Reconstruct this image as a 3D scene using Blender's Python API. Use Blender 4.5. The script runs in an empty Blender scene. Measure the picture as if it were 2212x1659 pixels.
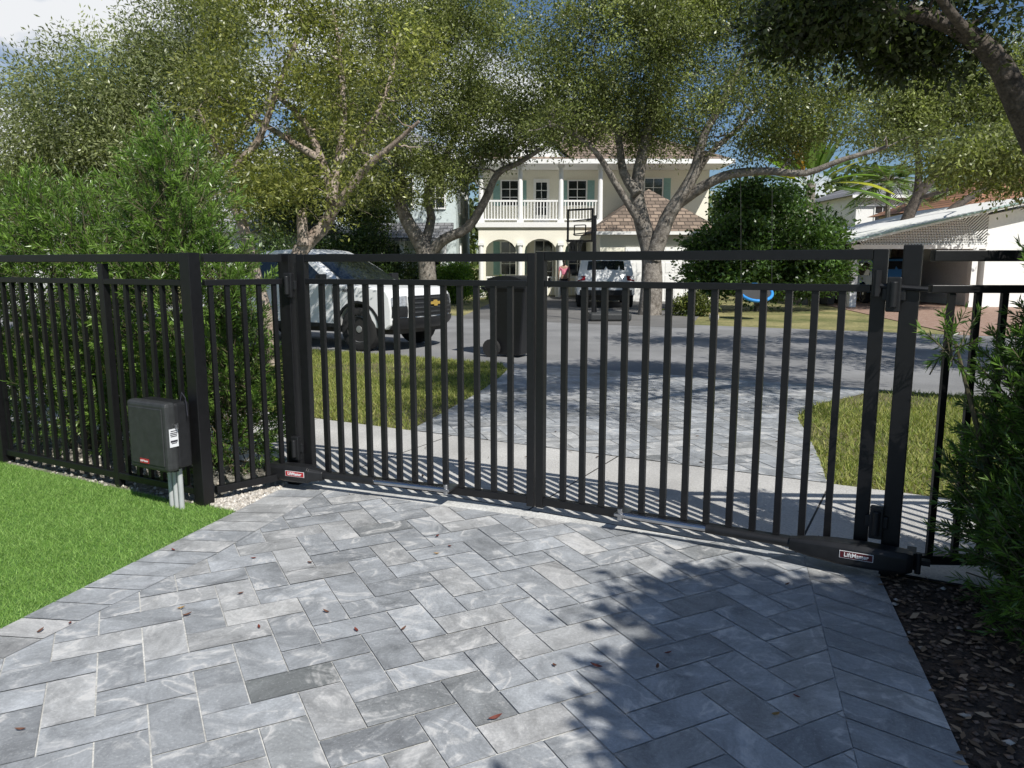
import bpy, bmesh, math, random
import numpy as np
from mathutils import Vector, Matrix
random.seed(7); rng=np.random.default_rng(7)
sc=bpy.context.scene; col=sc.collection
R=math.radians
TH=R(8.9); F=1661.0; CH=1.5; cT=math.cos(TH); sT=math.sin(TH)
def ray(u,v):
    xn=(u-1106)/F; yn=(829.5-v)/F
    return xn, cT+yn*sT, -sT+yn*cT
def G(u,v,z=0.0):
    a,b,c=ray(u,v); t=(z-CH)/c; return Vector((a*t,b*t,z))
def P(u,v,Y):
    a,b,c=ray(u,v); t=Y/b; return Vector((a*t,Y,CH+c*t))
DV=Vector((.876,-.482,0)).normalized(); NV=Vector((.482,.876,0)).normalized()
def S(s,n,z=0.0): return DV*s+NV*n+Vector((0,0,z))
def sn(p): p=Vector((p[0],p[1],0)); return p.dot(DV),p.dot(NV)
el=R(45); sx,sy=.5,-.866; Ld=Vector((sx*math.cos(el),sy*math.cos(el),math.sin(el)))

# ---------------------------------------------------------------- materials
def newmat(name):
    m=bpy.data.materials.new(name); m.use_nodes=True
    nt=m.node_tree; b=nt.nodes['Principled BSDF']; return m,nt,b
def mat(name,c,rough=.5,metal=0,ns=None,na=.15,big=None,bump=0,bs=60,spec=None):
    m,nt,b=newmat(name); N=nt.nodes; Lk=nt.links
    b.inputs['Base Color'].default_value=(*c,1); b.inputs['Roughness'].default_value=rough; b.inputs['Metallic'].default_value=metal
    if spec is not None: b.inputs['Specular IOR Level'].default_value=spec
    tc=N.new('ShaderNodeTexCoord'); vec=tc.outputs['Object']
    if ns:
        n=N.new('ShaderNodeTexNoise'); n.inputs['Scale'].default_value=ns; n.inputs['Detail'].default_value=6; Lk.new(vec,n.inputs['Vector'])
        r=N.new('ShaderNodeMapRange'); r.inputs[1].default_value=.3; r.inputs[2].default_value=.7; r.inputs[3].default_value=1-na; r.inputs[4].default_value=1+na
        Lk.new(n.outputs['Fac'],r.inputs[0]); fac=r.outputs[0]
        if big:
            n2=N.new('ShaderNodeTexNoise'); n2.inputs['Scale'].default_value=big; n2.inputs['Detail'].default_value=3; Lk.new(vec,n2.inputs['Vector'])
            r2=N.new('ShaderNodeMapRange'); r2.inputs[1].default_value=.3; r2.inputs[2].default_value=.7; r2.inputs[3].default_value=1-na; r2.inputs[4].default_value=1+na
            Lk.new(n2.outputs['Fac'],r2.inputs[0])
            mu=N.new('ShaderNodeMath'); mu.operation='MULTIPLY'; Lk.new(fac,mu.inputs[0]); Lk.new(r2.outputs[0],mu.inputs[1]); fac=mu.outputs[0]
        vm=N.new('ShaderNodeVectorMath'); vm.operation='SCALE'; vm.inputs[0].default_value=c; Lk.new(fac,vm.inputs['Scale'])
        Lk.new(vm.outputs[0],b.inputs['Base Color'])
    if bump:
        n3=N.new('ShaderNodeTexNoise'); n3.inputs['Scale'].default_value=bs; n3.inputs['Detail'].default_value=5; Lk.new(vec,n3.inputs['Vector'])
        bp=N.new('ShaderNodeBump'); bp.inputs['Strength'].default_value=bump; bp.inputs['Distance'].default_value=.02
        Lk.new(n3.outputs['Fac'],bp.inputs['Height']); Lk.new(bp.outputs[0],b.inputs['Normal'])
    return m
def mat2(name,c0,c1,scale,rough=.8,lo=.4,hi=.6,fine=None,bump=0,bs=50):
    m,nt,b=newmat(name); N=nt.nodes; Lk=nt.links; b.inputs['Roughness'].default_value=rough
    tc=N.new('ShaderNodeTexCoord'); n=N.new('ShaderNodeTexNoise'); n.inputs['Scale'].default_value=scale; n.inputs['Detail'].default_value=8; n.inputs['Roughness'].default_value=.65
    Lk.new(tc.outputs['Object'],n.inputs['Vector'])
    cr=N.new('ShaderNodeValToRGB'); cr.color_ramp.elements[0].position=lo; cr.color_ramp.elements[1].position=hi
    cr.color_ramp.elements[0].color=(*c0,1); cr.color_ramp.elements[1].color=(*c1,1); Lk.new(n.outputs['Fac'],cr.inputs[0]); out=cr.outputs[0]
    if fine:
        n2=N.new('ShaderNodeTexNoise'); n2.inputs['Scale'].default_value=fine; n2.inputs['Detail'].default_value=4; Lk.new(tc.outputs['Object'],n2.inputs['Vector'])
        r=N.new('ShaderNodeMapRange'); r.inputs[1].default_value=.3; r.inputs[2].default_value=.7; r.inputs[3].default_value=.6; r.inputs[4].default_value=1.4; Lk.new(n2.outputs['Fac'],r.inputs[0])
        vm=N.new('ShaderNodeVectorMath'); vm.operation='SCALE'; Lk.new(out,vm.inputs[0]); Lk.new(r.outputs[0],vm.inputs['Scale']); out=vm.outputs[0]
    Lk.new(out,b.inputs['Base Color'])
    if bump:
        n3=N.new('ShaderNodeTexNoise'); n3.inputs['Scale'].default_value=bs; n3.inputs['Detail'].default_value=5; Lk.new(tc.outputs['Object'],n3.inputs['Vector'])
        bp=N.new('ShaderNodeBump'); bp.inputs['Strength'].default_value=bump; bp.inputs['Distance'].default_value=.03; Lk.new(n3.outputs['Fac'],bp.inputs['Height']); Lk.new(bp.outputs[0],b.inputs['Normal'])
    return m
def leafmat(name,rough=.4,tr=.3,spec=.5):
    m,nt,b=newmat(name); N=nt.nodes; Lk=nt.links
    a=N.new('ShaderNodeAttribute'); a.attribute_name='Col'; Lk.new(a.outputs['Color'],b.inputs['Base Color']); b.inputs['Roughness'].default_value=rough
    b.inputs['Specular IOR Level'].default_value=spec
    if tr:
        t=N.new('ShaderNodeBsdfTranslucent'); vm=N.new('ShaderNodeVectorMath'); vm.operation='MULTIPLY'; vm.inputs[1].default_value=(1.5,1.7,.6); Lk.new(a.outputs['Color'],vm.inputs[0]); Lk.new(vm.outputs[0],t.inputs[0])
        mx=N.new('ShaderNodeMixShader'); mx.inputs[0].default_value=tr; Lk.new(b.outputs[0],mx.inputs[1]); Lk.new(t.outputs[0],mx.inputs[2])
        Lk.new(mx.outputs[0],N['Material Output'].inputs[0])
    return m
def pavermat(name):
    m,nt,b=newmat(name); N=nt.nodes; Lk=nt.links
    a=N.new('ShaderNodeAttribute'); a.attribute_name='Col'; tc=N.new('ShaderNodeTexCoord')
    sc_=N.new('ShaderNodeVectorMath'); sc_.operation='SCALE'; sc_.inputs['Scale'].default_value=60; Lk.new(a.outputs['Color'],sc_.inputs[0])
    ad=N.new('ShaderNodeVectorMath'); ad.operation='ADD'; Lk.new(tc.outputs['Object'],ad.inputs[0]); Lk.new(sc_.outputs[0],ad.inputs[1])
    n=N.new('ShaderNodeTexNoise'); n.inputs['Scale'].default_value=2.8; n.inputs['Detail'].default_value=5; n.inputs['Distortion'].default_value=1.4; Lk.new(ad.outputs[0],n.inputs['Vector'])
    cr=N.new('ShaderNodeValToRGB'); e=cr.color_ramp.elements; e[0].position=.465; e[0].color=(0,0,0,1); e[1].position=.5; e[1].color=(1,1,1,1); x=e.new(.535); x.color=(0,0,0,1)
    Lk.new(n.outputs['Fac'],cr.inputs[0])
    n2=N.new('ShaderNodeTexNoise'); n2.inputs['Scale'].default_value=3.8; n2.inputs['Detail'].default_value=9; n2.inputs['Roughness'].default_value=.74; n2.inputs['Distortion'].default_value=.9; Lk.new(ad.outputs[0],n2.inputs['Vector'])
    r2=N.new('ShaderNodeMapRange'); r2.inputs[1].default_value=.3; r2.inputs[2].default_value=.7; r2.inputs[3].default_value=.54; r2.inputs[4].default_value=1.48; Lk.new(n2.outputs['Fac'],r2.inputs[0])
    n4=N.new('ShaderNodeTexNoise'); n4.inputs['Scale'].default_value=85; n4.inputs['Detail'].default_value=5; n4.inputs['Roughness'].default_value=.8; Lk.new(tc.outputs['Object'],n4.inputs['Vector'])
    r4=N.new('ShaderNodeMapRange'); r4.inputs[1].default_value=.3; r4.inputs[2].default_value=.7; r4.inputs[3].default_value=.8; r4.inputs[4].default_value=1.2; Lk.new(n4.outputs['Fac'],r4.inputs[0])
    r5=N.new('ShaderNodeMapRange'); r5.inputs[1].default_value=.61; r5.inputs[2].default_value=.66; r5.inputs[3].default_value=0; r5.inputs[4].default_value=.65; Lk.new(n4.outputs['Fac'],r5.inputs[0])
    mu=N.new('ShaderNodeMath'); mu.operation='MULTIPLY'; Lk.new(r2.outputs[0],mu.inputs[0]); Lk.new(r4.outputs[0],mu.inputs[1])
    vm=N.new('ShaderNodeVectorMath'); vm.operation='SCALE'; Lk.new(a.outputs['Color'],vm.inputs[0]); Lk.new(mu.outputs[0],vm.inputs['Scale'])
    vf=N.new('ShaderNodeMath'); vf.operation='MULTIPLY'; vr=N.new('ShaderNodeMapRange'); vr.inputs[1].default_value=.44; vr.inputs[2].default_value=.58; vr.inputs[3].default_value=0; vr.inputs[4].default_value=.9
    Lk.new(n2.outputs['Fac'],vr.inputs[0]); Lk.new(cr.outputs[0],vf.inputs[0]); Lk.new(vr.outputs[0],vf.inputs[1])
    mx_=N.new('ShaderNodeMath'); mx_.operation='MAXIMUM'; Lk.new(vf.outputs[0],mx_.inputs[0]); Lk.new(r5.outputs[0],mx_.inputs[1])
    mix=N.new('ShaderNodeMix'); mix.data_type='RGBA'; Lk.new(mx_.outputs[0],mix.inputs[0]); Lk.new(vm.outputs[0],mix.inputs[6]); mix.inputs[7].default_value=(.68,.67,.65,1)
    Lk.new(mix.outputs[2],b.inputs['Base Color'])
    rr=N.new('ShaderNodeMapRange'); rr.inputs[3].default_value=.34; rr.inputs[4].default_value=.58; Lk.new(n2.outputs['Fac'],rr.inputs[0]); Lk.new(rr.outputs[0],b.inputs['Roughness'])
    bp=N.new('ShaderNodeBump'); bp.inputs['Strength'].default_value=.3; bp.inputs['Distance'].default_value=.01; Lk.new(n4.outputs['Fac'],bp.inputs['Height']); Lk.new(bp.outputs[0],b.inputs['Normal'])
    return m
def roofmat(name,c,na=.35):
    m,nt,b=newmat(name); N=nt.nodes; Lk=nt.links; b.inputs['Roughness'].default_value=.8
    tc=N.new('ShaderNodeTexCoord'); br=N.new('ShaderNodeTexBrick'); mp=N.new('ShaderNodeMapping'); mp.inputs['Rotation'].default_value=(R(90),0,0)
    Lk.new(tc.outputs['Object'],mp.inputs[0]); Lk.new(mp.outputs[0],br.inputs[0]); br.inputs['Scale'].default_value=1
    br.inputs['Brick Width'].default_value=.32; br.inputs['Row Height'].default_value=.15; br.inputs['Mortar Size'].default_value=.02
    br.inputs['Color1'].default_value=(*[k*(1+na) for k in c],1); br.inputs['Color2'].default_value=(*[k*(1-na) for k in c],1); br.inputs['Mortar'].default_value=(*[k*.3 for k in c],1)
    Lk.new(br.outputs[0],b.inputs['Base Color']); return m
def glassmat(name,c=(.02,.025,.03),rough=.05): return mat(name,c,rough,0,spec=.9)
M={}
M['black']=mat('black_powder_coat',(.0075,.0075,.0085),.4,0,ns=30,na=.2,bump=.05,bs=200,spec=.42)
M['blackplastic']=mat('black_plastic',(.014,.0145,.016),.45,0,ns=25,na=.2,bump=.08,bs=300,spec=.4)
M['dkplastic']=mat('dark_grey_plastic',(.034,.036,.037),.5,ns=25,na=.2)
M['chrome']=mat('chrome',(.5,.5,.52),.22,1,ns=20,na=.1)
M['steel']=mat('steel',(.4,.4,.41),.35,1,ns=30,na=.2)
M['red']=mat('label_red',(.42,.03,.035),.4,ns=20,na=.05)
M['shadedred']=mat('label_red_shaded',(.09,.014,.018),.4,ns=20,na=.05)  # label red darkened in colour to carry shade on the right opener
M['lwhite']=mat('label_white',(.75,.76,.78),.4,ns=20,na=.04)
M['ink']=mat('label_ink',(.03,.03,.04),.5,ns=20,na=.05)
M['conduit']=mat('grey_conduit',(.46,.47,.48),.45,ns=15,na=.12)
M['paver']=pavermat('marble_pavers')
M['joint']=mat('paver_joint_sand',(.60,.60,.58),.9,ns=80,na=.25,big=3)
M['concrete']=mat('sidewalk_concrete',(.52,.51,.49),.85,ns=90,na=.18,big=1.3,bump=.4,bs=120)
M['cjoint']=mat('concrete_joint',(.07,.065,.06),.9,ns=40)
M['asphalt']=mat('asphalt',(.25,.25,.252),.85,ns=120,na=.22,big=.7,bump=.3,bs=150)
M['asph2']=mat('asphalt_driveway',(.17,.165,.16),.9,ns=60,na=.2,big=.8)
M['brick']=mat2('brick_driveway',(.30,.18,.13),(.40,.28,.22),6,fine=40)
M['terrain']=mat2('lawn_ground',(.12,.14,.04),(.38,.33,.15),.55,.9,.36,.64,fine=25,bump=.5,bs=60)
M['verge']=mat2('verge_soil',(.07,.085,.025),(.20,.17,.08),2.5,.9,.35,.65,fine=60,bump=.5,bs=80)
M['turfbase']=mat2('turf_base',(.07,.15,.025),(.09,.19,.035),8,.9,fine=90)
M['mulch']=mat2('mulch_soil',(.025,.019,.014),(.13,.09,.065),9,.95,.35,.7,fine=60,bump=1,bs=30)
M['gravelbase']=mat2('gravel_base',(.16,.145,.12),(.38,.36,.31),14,.9,fine=100,bump=.8,bs=90)
M['leaf']=leafmat('leaf_foliage',.36,.34,.55)
M['shadeleaf']=leafmat('shade_leaf',.5,.0,.3)
M['needle']=leafmat('needle_foliage',.33,.28,.55)
M['grassb']=leafmat('grass_blades',.55,.35,.3)
M['matcol']=leafmat('dry_scatter',.8,.0,.2)
M['barkgrey']=mat2('bark_grey',(.10,.085,.07),(.31,.28,.245),6,.9,.35,.65,fine=40,bump=.8,bs=25)
M['barkdark']=mat2('bark_dark',(.045,.036,.03),(.13,.108,.09),7,.9,.35,.65,fine=40,bump=.9,bs=25)
M['barkpink']=mat2('bark_pinkish',(.20,.145,.11),(.44,.37,.31),5,.75,.35,.65,fine=30,bump=.5,bs=20)
M['stem']=mat2('green_stem',(.06,.06,.03),(.11,.09,.05),8,.8)
M['cream']=mat('cream_stucco',(.85,.82,.70),.8,ns=20,na=.05,big=.4)
M['white']=mat('white_trim',(.86,.86,.84),.6,ns=15,na=.04)
M['whitewall']=mat('white_stucco',(.85,.85,.83),.8,ns=12,na=.05,big=.5)
M['paleblue']=mat('pale_blue_siding',(.62,.70,.70),.8,ns=12,na=.06)
M['teal']=mat('teal_paint',(.28,.46,.43),.6,ns=15,na=.1)
M['tealtrim']=mat('teal_metal_edge',(.34,.48,.46),.5,ns=15,na=.1)
M['beige']=mat('beige_wall',(.5,.44,.36),.85,ns=10,na=.08)
M['roofbrown']=roofmat('brown_roof_tiles',(.25,.19,.145))
M['roofgrey']=roofmat('grey_roof_tiles',(.27,.27,.28))
M['rooforange']=roofmat('orange_roof_tiles',(.34,.17,.10))
M['glass']=glassmat('window_glass'); M['carglass']=glassmat('car_glass',(.015,.02,.024),.04)
M['carwhite']=mat('white_car_paint',(.86,.87,.88),.22,ns=3,na=.02,spec=.6)
M['carblue']=mat('blue_car_paint',(.05,.17,.36),.22,ns=3,na=.04,spec=.6)
M['tyre']=mat('tyre_rubber',(.018,.018,.018),.85,ns=40,na=.2)
M['rim']=mat('alloy_rim',(.45,.45,.46),.35,.7,ns=20,na=.1)
M['gold']=mat('gold_emblem',(.75,.5,.12),.3,.6,ns=20,na=.1)
M['lamp']=mat('lamp_lens',(.35,.36,.38),.1,.2,ns=30,na=.3)
M['tail']=mat('tail_lamp_red',(.25,.01,.015),.2,ns=30,na=.2)
M['plate']=mat('licence_plate',(.55,.62,.55),.4,ns=50,na=.2)
M['skin']=mat('skin',(.42,.26,.19),.5,ns=20,na=.06)
M['pink']=mat('pink_cloth',(.65,.20,.28),.8,ns=30,na=.1)
M['darkcloth']=mat('dark_cloth',(.02,.02,.025),.8,ns=30,na=.2)
M['hair']=mat('dark_hair',(.02,.014,.01),.5,ns=60,na=.3)
M['blue']=mat('blue_swing_mat',(.04,.28,.7),.5,ns=20,na=.1)
M['rope']=mat('rope',(.05,.05,.05),.8,ns=40,na=.2)
M['brown']=mat('dark_brown_wood',(.10,.035,.025),.6,ns=12,na=.2)
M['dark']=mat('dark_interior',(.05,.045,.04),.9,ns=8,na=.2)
M['stone']=mat2('pale_stone',(.45,.43,.40),(.62,.6,.56),12,.9)

# ---------------------------------------------------------------- objects
def tag(o,label=None,cat=None,group=None,kind=None):
    if label: o['label']=label
    if cat: o['category']=cat
    if group: o['group']=group
    if kind: o['kind']=kind
    return o
def thing(name,label,cat,loc=(0,0,0),rz=0,group=None):
    o=bpy.data.objects.new(name,None); col.objects.link(o); o.empty_display_size=.2
    o.location=loc; o.rotation_euler=(0,0,rz); return tag(o,label,cat,group)
def root(o):
    while o.parent: o=o.parent
    return o
def link(name,me,m,parent=None,world=True):
    o=bpy.data.objects.new(name,me); col.objects.link(o)
    if m: me.materials.append(m)
    if parent:
        o.parent=parent
        if world: me.transform(root(parent).matrix_basis.inverted())
    return o
class MB:
    def __init__(s): s.v=[]; s.f=[]; s.c=[]
    def add(s,vs,fs):
        b=len(s.v); s.v+= [tuple(x) for x in vs]; s.f+=[tuple(i+b for i in f) for f in fs]; return s
    def obox(s,c,ax,ay,az):
        c=Vector(c); ax=Vector(ax);ay=Vector(ay);az=Vector(az)
        vs=[c+ax*i+ay*j+az*k for k in(-1,1) for j in(-1,1) for i in(-1,1)]
        return s.add(vs,[(0,2,3,1),(4,5,7,6),(0,1,5,4),(2,6,7,3),(0,4,6,2),(1,3,7,5)])
    def box(s,x0,x1,y0,y1,z0,z1):
        return s.obox(((x0+x1)/2,(y0+y1)/2,(z0+z1)/2),((x1-x0)/2,0,0),(0,(y1-y0)/2,0),(0,0,(z1-z0)/2))
    def bar(s,p0,p1,w,h,up=(0,0,1)):
        p0=Vector(p0);p1=Vector(p1);d=p1-p0;L=d.length;d/=L;up=Vector(up)
        if abs(d.dot(up))>.95: up=Vector((0,1,0))
        y=up.cross(d).normalized();z=d.cross(y)
        return s.obox((p0+p1)/2,d*(L/2),y*(w/2),z*(h/2))
    def tube(s,path,rad,n=8,cap=True):
        path=[Vector(p) for p in path]
        if not hasattr(rad,'__len__'): rad=[rad]*len(path)
        b=len(s.v); prev=None; m=len(path)
        for i,p in enumerate(path):
            d=(path[min(i+1,m-1)]-path[max(i-1,0)])
            if d.length<1e-9: d=Vector((0,0,1))
            d.normalize()
            if prev is None:
                a=Vector((0,0,1)) if abs(d.z)<.9 else Vector((1,0,0)); x=d.cross(a).normalized()
            else: 
                x=prev-d*prev.dot(d)
                x=x.normalized() if x.length>1e-6 else d.orthogonal().normalized()
            prev=x; y=d.cross(x)
            for k in range(n):
                t=2*math.pi*k/n; q=p+(x*math.cos(t)+y*math.sin(t))*rad[i]; s.v.append((q.x,q.y,q.z))
        for i in range(m-1):
            for k in range(n):
                k2=(k+1)%n; s.f.append((b+i*n+k,b+i*n+k2,b+(i+1)*n+k2,b+(i+1)*n+k))
        if cap:
            s.f.append(tuple(b+k for k in range(n))[::-1]); s.f.append(tuple(b+(m-1)*n+k for k in range(n)))
        return s
    def lathe(s,c,axis,prof,n=20):
        c=Vector(c);a=Vector(axis).normalized()
        b=len(s.v); x=a.orthogonal().normalized(); y=a.cross(x); m=len(prof)
        for r,z in prof:
            for k in range(n):
                t=2*math.pi*k/n; q=c+a*z+(x*math.cos(t)+y*math.sin(t))*max(r,.0005); s.v.append((q.x,q.y,q.z))
        for i in range(m-1):
            for k in range(n): k2=(k+1)%n; s.f.append((b+i*n+k,b+i*n+k2,b+(i+1)*n+k2,b+(i+1)*n+k))
        s.f.append(tuple(b+k for k in range(n))[::-1]); s.f.append(tuple(b+(m-1)*n+k for k in range(n)))
        return s
    def extrude(s,poly,vec):
        poly=[Vector(p) for p in poly]; vec=Vector(vec); n=len(poly)
        return s.add(poly+[p+vec for p in poly],[tuple(range(n))[::-1],tuple(range(n,2*n))]+[(i,(i+1)%n,n+(i+1)%n,n+i) for i in range(n)])
    def poly(s,*pts): return s.add(pts,[tuple(range(len(pts)))])
    def ball(s,c,r,n=10,m=7):
        c=Vector(c); b=len(s.v)
        if not hasattr(r,'__len__'): r=(r,r,r)
        for i in range(m+1):
            ph=math.pi*i/m
            for k in range(n):
                t=2*math.pi*k/n; s.v.append((c.x+r[0]*math.sin(ph)*math.cos(t),c.y+r[1]*math.sin(ph)*math.sin(t),c.z+r[2]*math.cos(ph)))
        for i in range(m):
            for k in range(n): s.f.append((b+i*n+k,b+(i+1)*n+k,b+(i+1)*n+(k+1)%n,b+i*n+(k+1)%n))
        return s
    def build(s,name,m,parent=None,world=True,smooth=None,bevel=0,seg=2,fix=True):
        me=bpy.data.meshes.new(name); me.from_pydata(s.v,[],s.f); me.update()
        if fix:
            bm=bmesh.new(); bm.from_mesh(me); bmesh.ops.recalc_face_normals(bm,faces=bm.faces); bm.to_mesh(me); bm.free()
        if s.c:
            a=me.color_attributes.new('Col','FLOAT_COLOR','CORNER')
            for p in me.polygons:
                for li in p.loop_indices: a.data[li].color=(*s.c[p.index],1)
        if smooth:
            me.polygons.foreach_set('use_smooth',[True]*len(me.polygons)); me.set_sharp_from_angle(angle=R(smooth))
        o=link(name,me,m,parent,world)
        if bevel:
            bv=o.modifiers.new('b','BEVEL'); bv.width=bevel; bv.segments=seg; bv.limit_method='ANGLE'; bv.angle_limit=R(35)
        return o
def npmesh(name,V,Fa,C,m,parent=None):
    me=bpy.data.meshes.new(name); V=np.ascontiguousarray(V,dtype=np.float32); Fa=np.ascontiguousarray(Fa,dtype=np.int32); nf,k=Fa.shape
    me.vertices.add(len(V)); me.vertices.foreach_set('co',V.ravel()); me.loops.add(nf*k); me.loops.foreach_set('vertex_index',Fa.ravel())
    me.polygons.add(nf); me.polygons.foreach_set('loop_start',np.arange(nf,dtype=np.int32)*k); me.update(calc_edges=True); me.validate()
    if C is not None:
        a=me.color_attributes.new('Col','FLOAT_COLOR','POINT'); C4=np.ones((len(V),4),np.float32); C4[:,:3]=C; a.data.foreach_set('color',C4.ravel())
    return link(name,me,m,parent)
def structure(o): o['kind']='structure'; return o
def nrm(a): return a/np.maximum(np.linalg.norm(a,axis=1,keepdims=True),1e-9)
def leafV(c,d,L,W,bend=.15):
    n=len(c); r=rng.normal(size=(n,3)); sd=nrm(np.cross(d,r)); nm=np.cross(d,sd)
    L=L[:,None];W=W[:,None]; V=np.empty((n,4,3))
    V[:,0]=c; V[:,1]=c+d*L*.5+sd*W*.5+nm*W*bend; V[:,2]=c+d*L-nm*W*bend; V[:,3]=c+d*L*.5-sd*W*.5+nm*W*bend
    return V.reshape(-1,3),np.arange(4*n).reshape(n,4)
def pal(n,c0,c1,t=None,var=.18):
    if t is None: t=rng.random(n)
    c=np.array(c0)*(1-t[:,None])+np.array(c1)*t[:,None]
    return np.clip(c*(1+rng.normal(0,var,(n,1))),.004,1)
def text(txt,size,m,parent,origin,ex,ey,ext=.0012,name='lettering',sx=1.0,bold=0):
    cu=bpy.data.curves.new('t','FONT'); cu.body=txt; cu.size=size; cu.align_x='CENTER'; cu.align_y='CENTER'; cu.extrude=ext; cu.offset=bold
    o=bpy.data.objects.new('t',cu); col.objects.link(o); bpy.context.view_layer.update()
    me=bpy.data.meshes.new_from_object(o.evaluated_get(bpy.context.evaluated_depsgraph_get())); bpy.data.objects.remove(o)
    ex=Vector(ex).normalized();ey=Vector(ey).normalized();ez=ex.cross(ey); mt=Matrix((ex*sx,ey,ez)).transposed().to_4x4(); mt.translation=Vector(origin); me.transform(mt); me.materials.clear()
    return link(name,me,m,parent,True)

# ---------------------------------------------------------------- ground
def sheet(name,pts,z,m):
    b=MB(); b.poly(*[(p[0],p[1],z) for p in pts]); o=b.build(name,m,fix=False); return structure(o)
sheet('ground',[(-400,-60),(400,-60),(400,600),(-400,600)],-.022,M['terrain'])
NR0,NR1=10.07,19.0
sheet('road',[S(-120,NR0),S(80,NR0),S(80,NR1),S(-120,NR1)],-.010,M['asphalt'])
def lerp_poly(pts,n):
    pts=sorted(pts,key=lambda a:a[1])
    if n<=pts[0][1]: return pts[0][0]
    for (s0,n0),(s1,n1) in zip(pts,pts[1:]):
        if n<=n1: return s0+(s1-s0)*(n-n0)/max(n1-n0,1e-6)
    return pts[-1][0]
aL=[sn(G(*p)) for p in [(890,930),(940,903),(985,878),(1040,846),(1085,812),(1096,800),(1086,784)]]
aR=[sn(G(*p)) for p in [(1787,1042),(1768,990),(1752,955),(1722,905),(1735,888),(1765,874),(1830,860),(1895,848)]]
aL[-1]=(aL[-1][0],NR0); aR[-1]=(aR[-1][0],NR0)
NS1=5.53
vl=[S(-60,NS1),S(aL[0][0],NS1)]+[S(s,n) for s,n in aL[1:]]+[S(-60,NR0)]
vr=[S(aR[0][0],NS1),S(40,NS1),S(40,NR0)]+[S(s,n) for s,n in aR[::-1][:-1]]
sheet('verge_lawn',vl,.002,M['verge']); sheet('verge_lawn_beside_apron',vr,.002,M['verge'])
sb=MB(); s=-30.0
while s<20:
    e=s+1.55; q=[S(s+.006,4.03,.008),S(e-.006,4.03,.008),S(e-.006,NS1,.008),S(s+.006,NS1,.008)]; sb.poly(*q); s=e
structure(sb.build('sidewalk',M['concrete'],fix=False))
sheet('sidewalk_joint',[S(-30,4.02),S(20,4.02),S(20,NS1+.01),S(-30,NS1+.01)],.003,M['cjoint'])
def clip(poly,cv):
    n=len(cv)
    for i in range(n):
        a=cv[i]; b=cv[(i+1)%n]; out=[]
        ins=lambda p:(b[0]-a[0])*(p[1]-a[1])-(b[1]-a[1])*(p[0]-a[0])
        for j in range(len(poly)):
            p=poly[j]; q=poly[(j+1)%len(poly)]; dp,dq=ins(p),ins(q)
            if dp>=0: out.append(p)
            if (dp>=0)!=(dq>=0):
                t=dp/(dp-dq); out.append((p[0]+(q[0]-p[0])*t,p[1]+(q[1]-p[1])*t))
        poly=out
        if len(poly)<3: return []
    return poly
def ccw(p):
    a=sum(p[i][0]*p[(i+1)%len(p)][1]-p[(i+1)%len(p)][0]*p[i][1] for i in range(len(p))); return p if a>0 else p[::-1]
def stonecol(g=1.0):
    k=random.random(); b=random.gauss(1,.10)*g
    if k<.02: c=(.27,.28,.285)
    elif k<.06: c=(.48,.48,.475)
    elif k<.32: c=(.40,.405,.405)
    else: c=(.352,.368,.384)
    return tuple(max(.05,x*b) for x in c)
SPECIAL=[(G(675,1462),(.185,.195,.195)),(G(582,1322),(.50,.50,.49))]
def herring(W,ang,polys,org,z,gap=.005,g=1.0,special=()):
    b=MB(); ca,sa=math.cos(ang),math.sin(ang); gg=g; sp=list(special); best={}
    xs=[p[0] for q in polys for p in q]; ys=[p[1] for q in polys for p in q]
    cx,cy=(min(xs)+max(xs))/2,(min(ys)+max(ys))/2; rad=math.hypot(max(xs)-min(xs),max(ys)-min(ys))/2+1
    K=int(rad/W)+3; T=[]
    for i in range(-K,K):
        for j in range(-K,K):
            m=(i-j)%4
            if m==0: r=(i,i+2,j,j+1)
            elif m==3: r=(i,i+1,j,j+2)
            else: continue
            x0,x1,y0,y1=[k*W for k in r]; g=gap/2; rc=[(x0+g,y0+g),(x1-g,y0+g),(x1-g,y1-g),(x0+g,y1-g)]
            T.append([[(cx+org[0]+x*ca-y*sa,cy+org[1]+x*sa+y*ca) for x,y in rc],stonecol(gg)])
    for p,c in sp:
        k=min(range(len(T)),key=lambda k:math.hypot(sum(q[0] for q in T[k][0])/4-p.x,sum(q[1] for q in T[k][0])/4-p.y)); T[k][1]=c
    for t,c in T:
        hz=z+random.uniform(-.001,.001)
        for q in polys:
            p=clip(t,q)
            if p: b.poly(*[(x,y,hz) for x,y in p]); b.c.append(c)
    return b
inL=[G(706,1062),G(470,1200),G(0,1432)]; inR=[G(1735,1200),G(1850,1659)]
outL=[G(600,1062),G(512,1107),G(250,1238),G(0,1364)]; outR=[G(1900,1250),G(2090,1659)]
def ext(p,q,y): t=(y-p.y)/(q.y-p.y); return p+(q-p)*t
inL.append(ext(inL[1],inL[2],-3.0)); inR.append(ext(inR[0],inR[1],-3.0)); outL.append(ext(outL[2],outL[3],-3.0)); outR.append(ext(outR[0],outR[1],-3.0))
topL=inL[0]; topR=inR[0]
polyA=ccw([(topL.x,topL.y),(inL[1].x,inL[1].y),(topR.x,topR.y)])
polyB=ccw([(inL[1].x,inL[1].y),(inL[2].x,inL[2].y),(topR.x,topR.y)])
polyC=ccw([(inL[2].x,inL[2].y),(inL[3].x,inL[3].y),(inR[2].x,inR[2].y),(topR.x,topR.y)])
gt=[(topL.x,topL.y),(topR.x,topR.y),tuple(S(sn(topR)[0],4.02)[:2]),tuple(S(sn(topL)[0]-.25,4.02)[:2])]
hb=herring(.158,R(27),[polyA,polyB,polyC,ccw(gt)],(0,0),.012,special=SPECIAL)
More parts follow.
